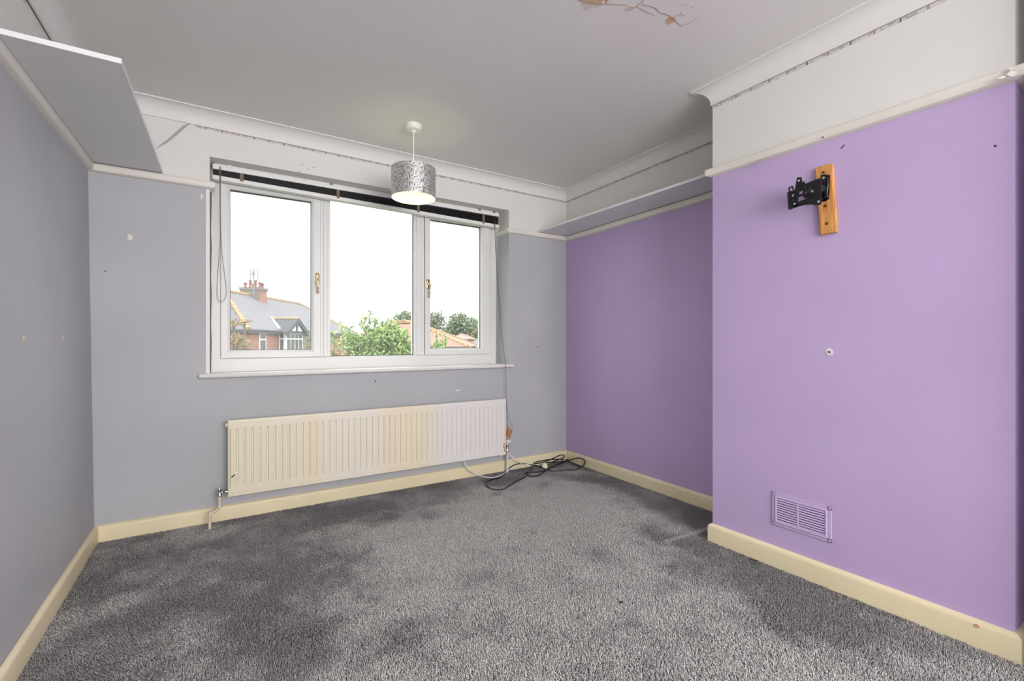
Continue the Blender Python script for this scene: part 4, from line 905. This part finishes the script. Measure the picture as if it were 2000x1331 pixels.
tree('distant_tree', 'olive yellow bushy tree just behind the grey slate roof', [(-3.9, 59.5, .75, 1.2, 1.1, 1), (-4.2, 59.5, -.1, 1.3, .9, .8), (-2.8, 59.5, .65, 1.1, 1.1, .6)], .35, L_olive, (-3.8, 59.5), per=900, seed=25, group=far)
tree('conifer', 'small dark conifer behind the garden tree shoots', [(-9.5, 34, .25, .25, .5, .5), (-9.5, 34, -.2, .45, .4, .8), (-7.9, 34.5, .35, .25, .35, .4)], .16, L_deep, (-9.5, 34), per=420, seed=26)
# ------------------------------------------------------------------ carpet pile: tufts over the visible carpet
def carpet_pile():
    rng = np.random.default_rng(7)
    def vnoise(x, y, s, seed):
        g_ = np.random.default_rng(seed).random((64, 64)); u = x*s+20; v = y*s+20; i = np.floor(u).astype(int); j = np.floor(v).astype(int); a = u-i; b = v-j
        a = a*a*(3-2*a); b = b*b*(3-2*b); i %= 63; j %= 63
        return g_[i, j]*(1-a)*(1-b)+g_[i+1, j]*a*(1-b)+g_[i, j+1]*(1-a)*b+g_[i+1, j+1]*a*b
    n = 700000; x = rng.uniform(-.60, 2.64, n); y = rng.uniform(-.1, 3.283, n)
    edge = D[0]+(E[0]-D[0])*(D[1]-y)/(D[1]-E[1])-.019
    keep = ((x < edge) | (y > D[1]+.012)) & (x > -.613+.0155*(YW-y)+.016) & (x*F.x+y*F.y > .75)
    gx, gy = on(1372, 1049, 2, 0).x, on(1372, 1049, 2, 0).y
    keep &= ~((np.abs(x-gx-.01) < .045) & (np.abs(y-gy) < .030))
    x, y = x[keep], y[keep]; n = len(x)
    warp = vnoise(x, y, 2.3, 1)*1.1; big = .34*vnoise(x+warp, y-warp*.6, 2.4, 2)+.34*vnoise(x+.1*warp, y, 6.5, 3)+.20*vnoise(x, y, 15, 4)+.12*vnoise(x, y, 34, 6)
    # light and pile lie painted into colour: pale middle, darker along walls and breast
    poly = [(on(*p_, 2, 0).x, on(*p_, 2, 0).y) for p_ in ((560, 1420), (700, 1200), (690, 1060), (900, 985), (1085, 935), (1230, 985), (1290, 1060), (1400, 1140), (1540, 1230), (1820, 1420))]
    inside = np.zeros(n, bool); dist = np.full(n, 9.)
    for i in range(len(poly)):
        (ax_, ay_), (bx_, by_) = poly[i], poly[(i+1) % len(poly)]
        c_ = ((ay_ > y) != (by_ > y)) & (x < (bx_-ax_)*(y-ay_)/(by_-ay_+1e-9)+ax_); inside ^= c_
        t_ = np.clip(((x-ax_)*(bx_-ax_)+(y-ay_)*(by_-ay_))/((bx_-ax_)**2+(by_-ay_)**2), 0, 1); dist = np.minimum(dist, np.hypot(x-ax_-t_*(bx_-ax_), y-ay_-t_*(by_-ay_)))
    sd = np.where(inside, dist, -dist)+(vnoise(x, y, 5, 8)-.5)*.34+(vnoise(x, y, 17, 9)-.5)*.16; mid_light = np.clip(sd/.34+.5, 0, 1)
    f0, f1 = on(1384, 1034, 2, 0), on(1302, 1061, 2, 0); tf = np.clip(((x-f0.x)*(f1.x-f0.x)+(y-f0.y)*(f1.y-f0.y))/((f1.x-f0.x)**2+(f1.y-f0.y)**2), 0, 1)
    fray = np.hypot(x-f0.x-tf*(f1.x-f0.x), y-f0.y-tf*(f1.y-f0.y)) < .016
    k = np.clip((big-.46)/.55+mid_light*.70+.18+rng.normal(0, .08, n), 0, 1); k = k*k*(3-2*k); k[fray] = .8
    ang = 2*np.pi*vnoise(x, y, 1.4, 5)*1.3+rng.normal(0, .9, n); ln = .0035+.004*(1-k)
    h = rng.uniform(.007, .0115, n)*(1+.15*k); r0 = rng.uniform(.0018, .0031, n)
    dx, dy = np.cos(ang)*ln, np.sin(ang)*ln; t0 = rng.uniform(0, 2*np.pi, n)
    V = np.zeros((n, 6, 3), np.float32)
    for q in range(3):
        t = t0+q*2*np.pi/3
        V[:, q, 0] = x+np.cos(t)*r0; V[:, q, 1] = y+np.sin(t)*r0; V[:, q, 2] = -.001
        t = t+.7
        V[:, 3+q, 0] = x+dx+np.cos(t)*r0*.62; V[:, 3+q, 1] = y+dy+np.sin(t)*r0*.62; V[:, 3+q, 2] = h+rng.uniform(-.0014, .0014, n)
    fq = np.array([[0, 1, 4], [0, 4, 3], [1, 2, 5], [1, 5, 4], [2, 0, 3], [3, 4, 5]])   # one side left open
    fq = np.array([[0, 1, 4], [1, 2, 5], [2, 0, 3], [3, 4, 5]])
    Fc = (np.arange(n)[:, None, None]*6+fq[None]).reshape(-1, 3)
    me = bpy.data.meshes.new('carpet_pile'); me.vertices.add(n*6); me.vertices.foreach_set('co', V.reshape(-1))
    me.loops.add(len(Fc)*3); me.loops.foreach_set('vertex_index', Fc.reshape(-1).astype(np.int32)); me.polygons.add(len(Fc)); me.polygons.foreach_set('loop_start', np.arange(0, len(Fc)*3, 3, dtype=np.int32))
    at = me.attributes.new('lie_and_light', 'FLOAT', 'POINT'); at.data.foreach_set('value', np.repeat(k, 6).astype(np.float32))  # tuft tone: painted light, pile lie and random mottling
    me.update(calc_edges=True)
    m = mat('carpet_yarn', lin(140, 137, 140), rough=.9, spec=.12); b = bsdf(m); a_n = node(m, 'ShaderNodeAttribute', attribute_name='lie_and_light'); g_ = node(m, 'ShaderNodeNewGeometry')
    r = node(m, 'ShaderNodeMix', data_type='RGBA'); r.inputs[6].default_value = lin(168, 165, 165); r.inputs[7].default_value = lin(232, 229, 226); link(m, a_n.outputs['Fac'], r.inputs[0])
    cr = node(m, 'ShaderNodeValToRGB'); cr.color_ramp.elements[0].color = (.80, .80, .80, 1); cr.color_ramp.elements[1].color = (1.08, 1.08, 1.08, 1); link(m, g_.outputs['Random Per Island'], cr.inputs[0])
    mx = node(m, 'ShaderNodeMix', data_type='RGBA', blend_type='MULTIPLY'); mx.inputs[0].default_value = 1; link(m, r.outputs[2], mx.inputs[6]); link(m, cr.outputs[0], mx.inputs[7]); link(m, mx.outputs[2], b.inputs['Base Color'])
    me.materials.append(m); o = bpy.data.objects.new('carpet_pile', me); C.objects.link(o); put(o, floor, (0, 0, 0)); o['kind'] = 'stuff'; o['label'] = 'grey twist pile with light and shade painted in'
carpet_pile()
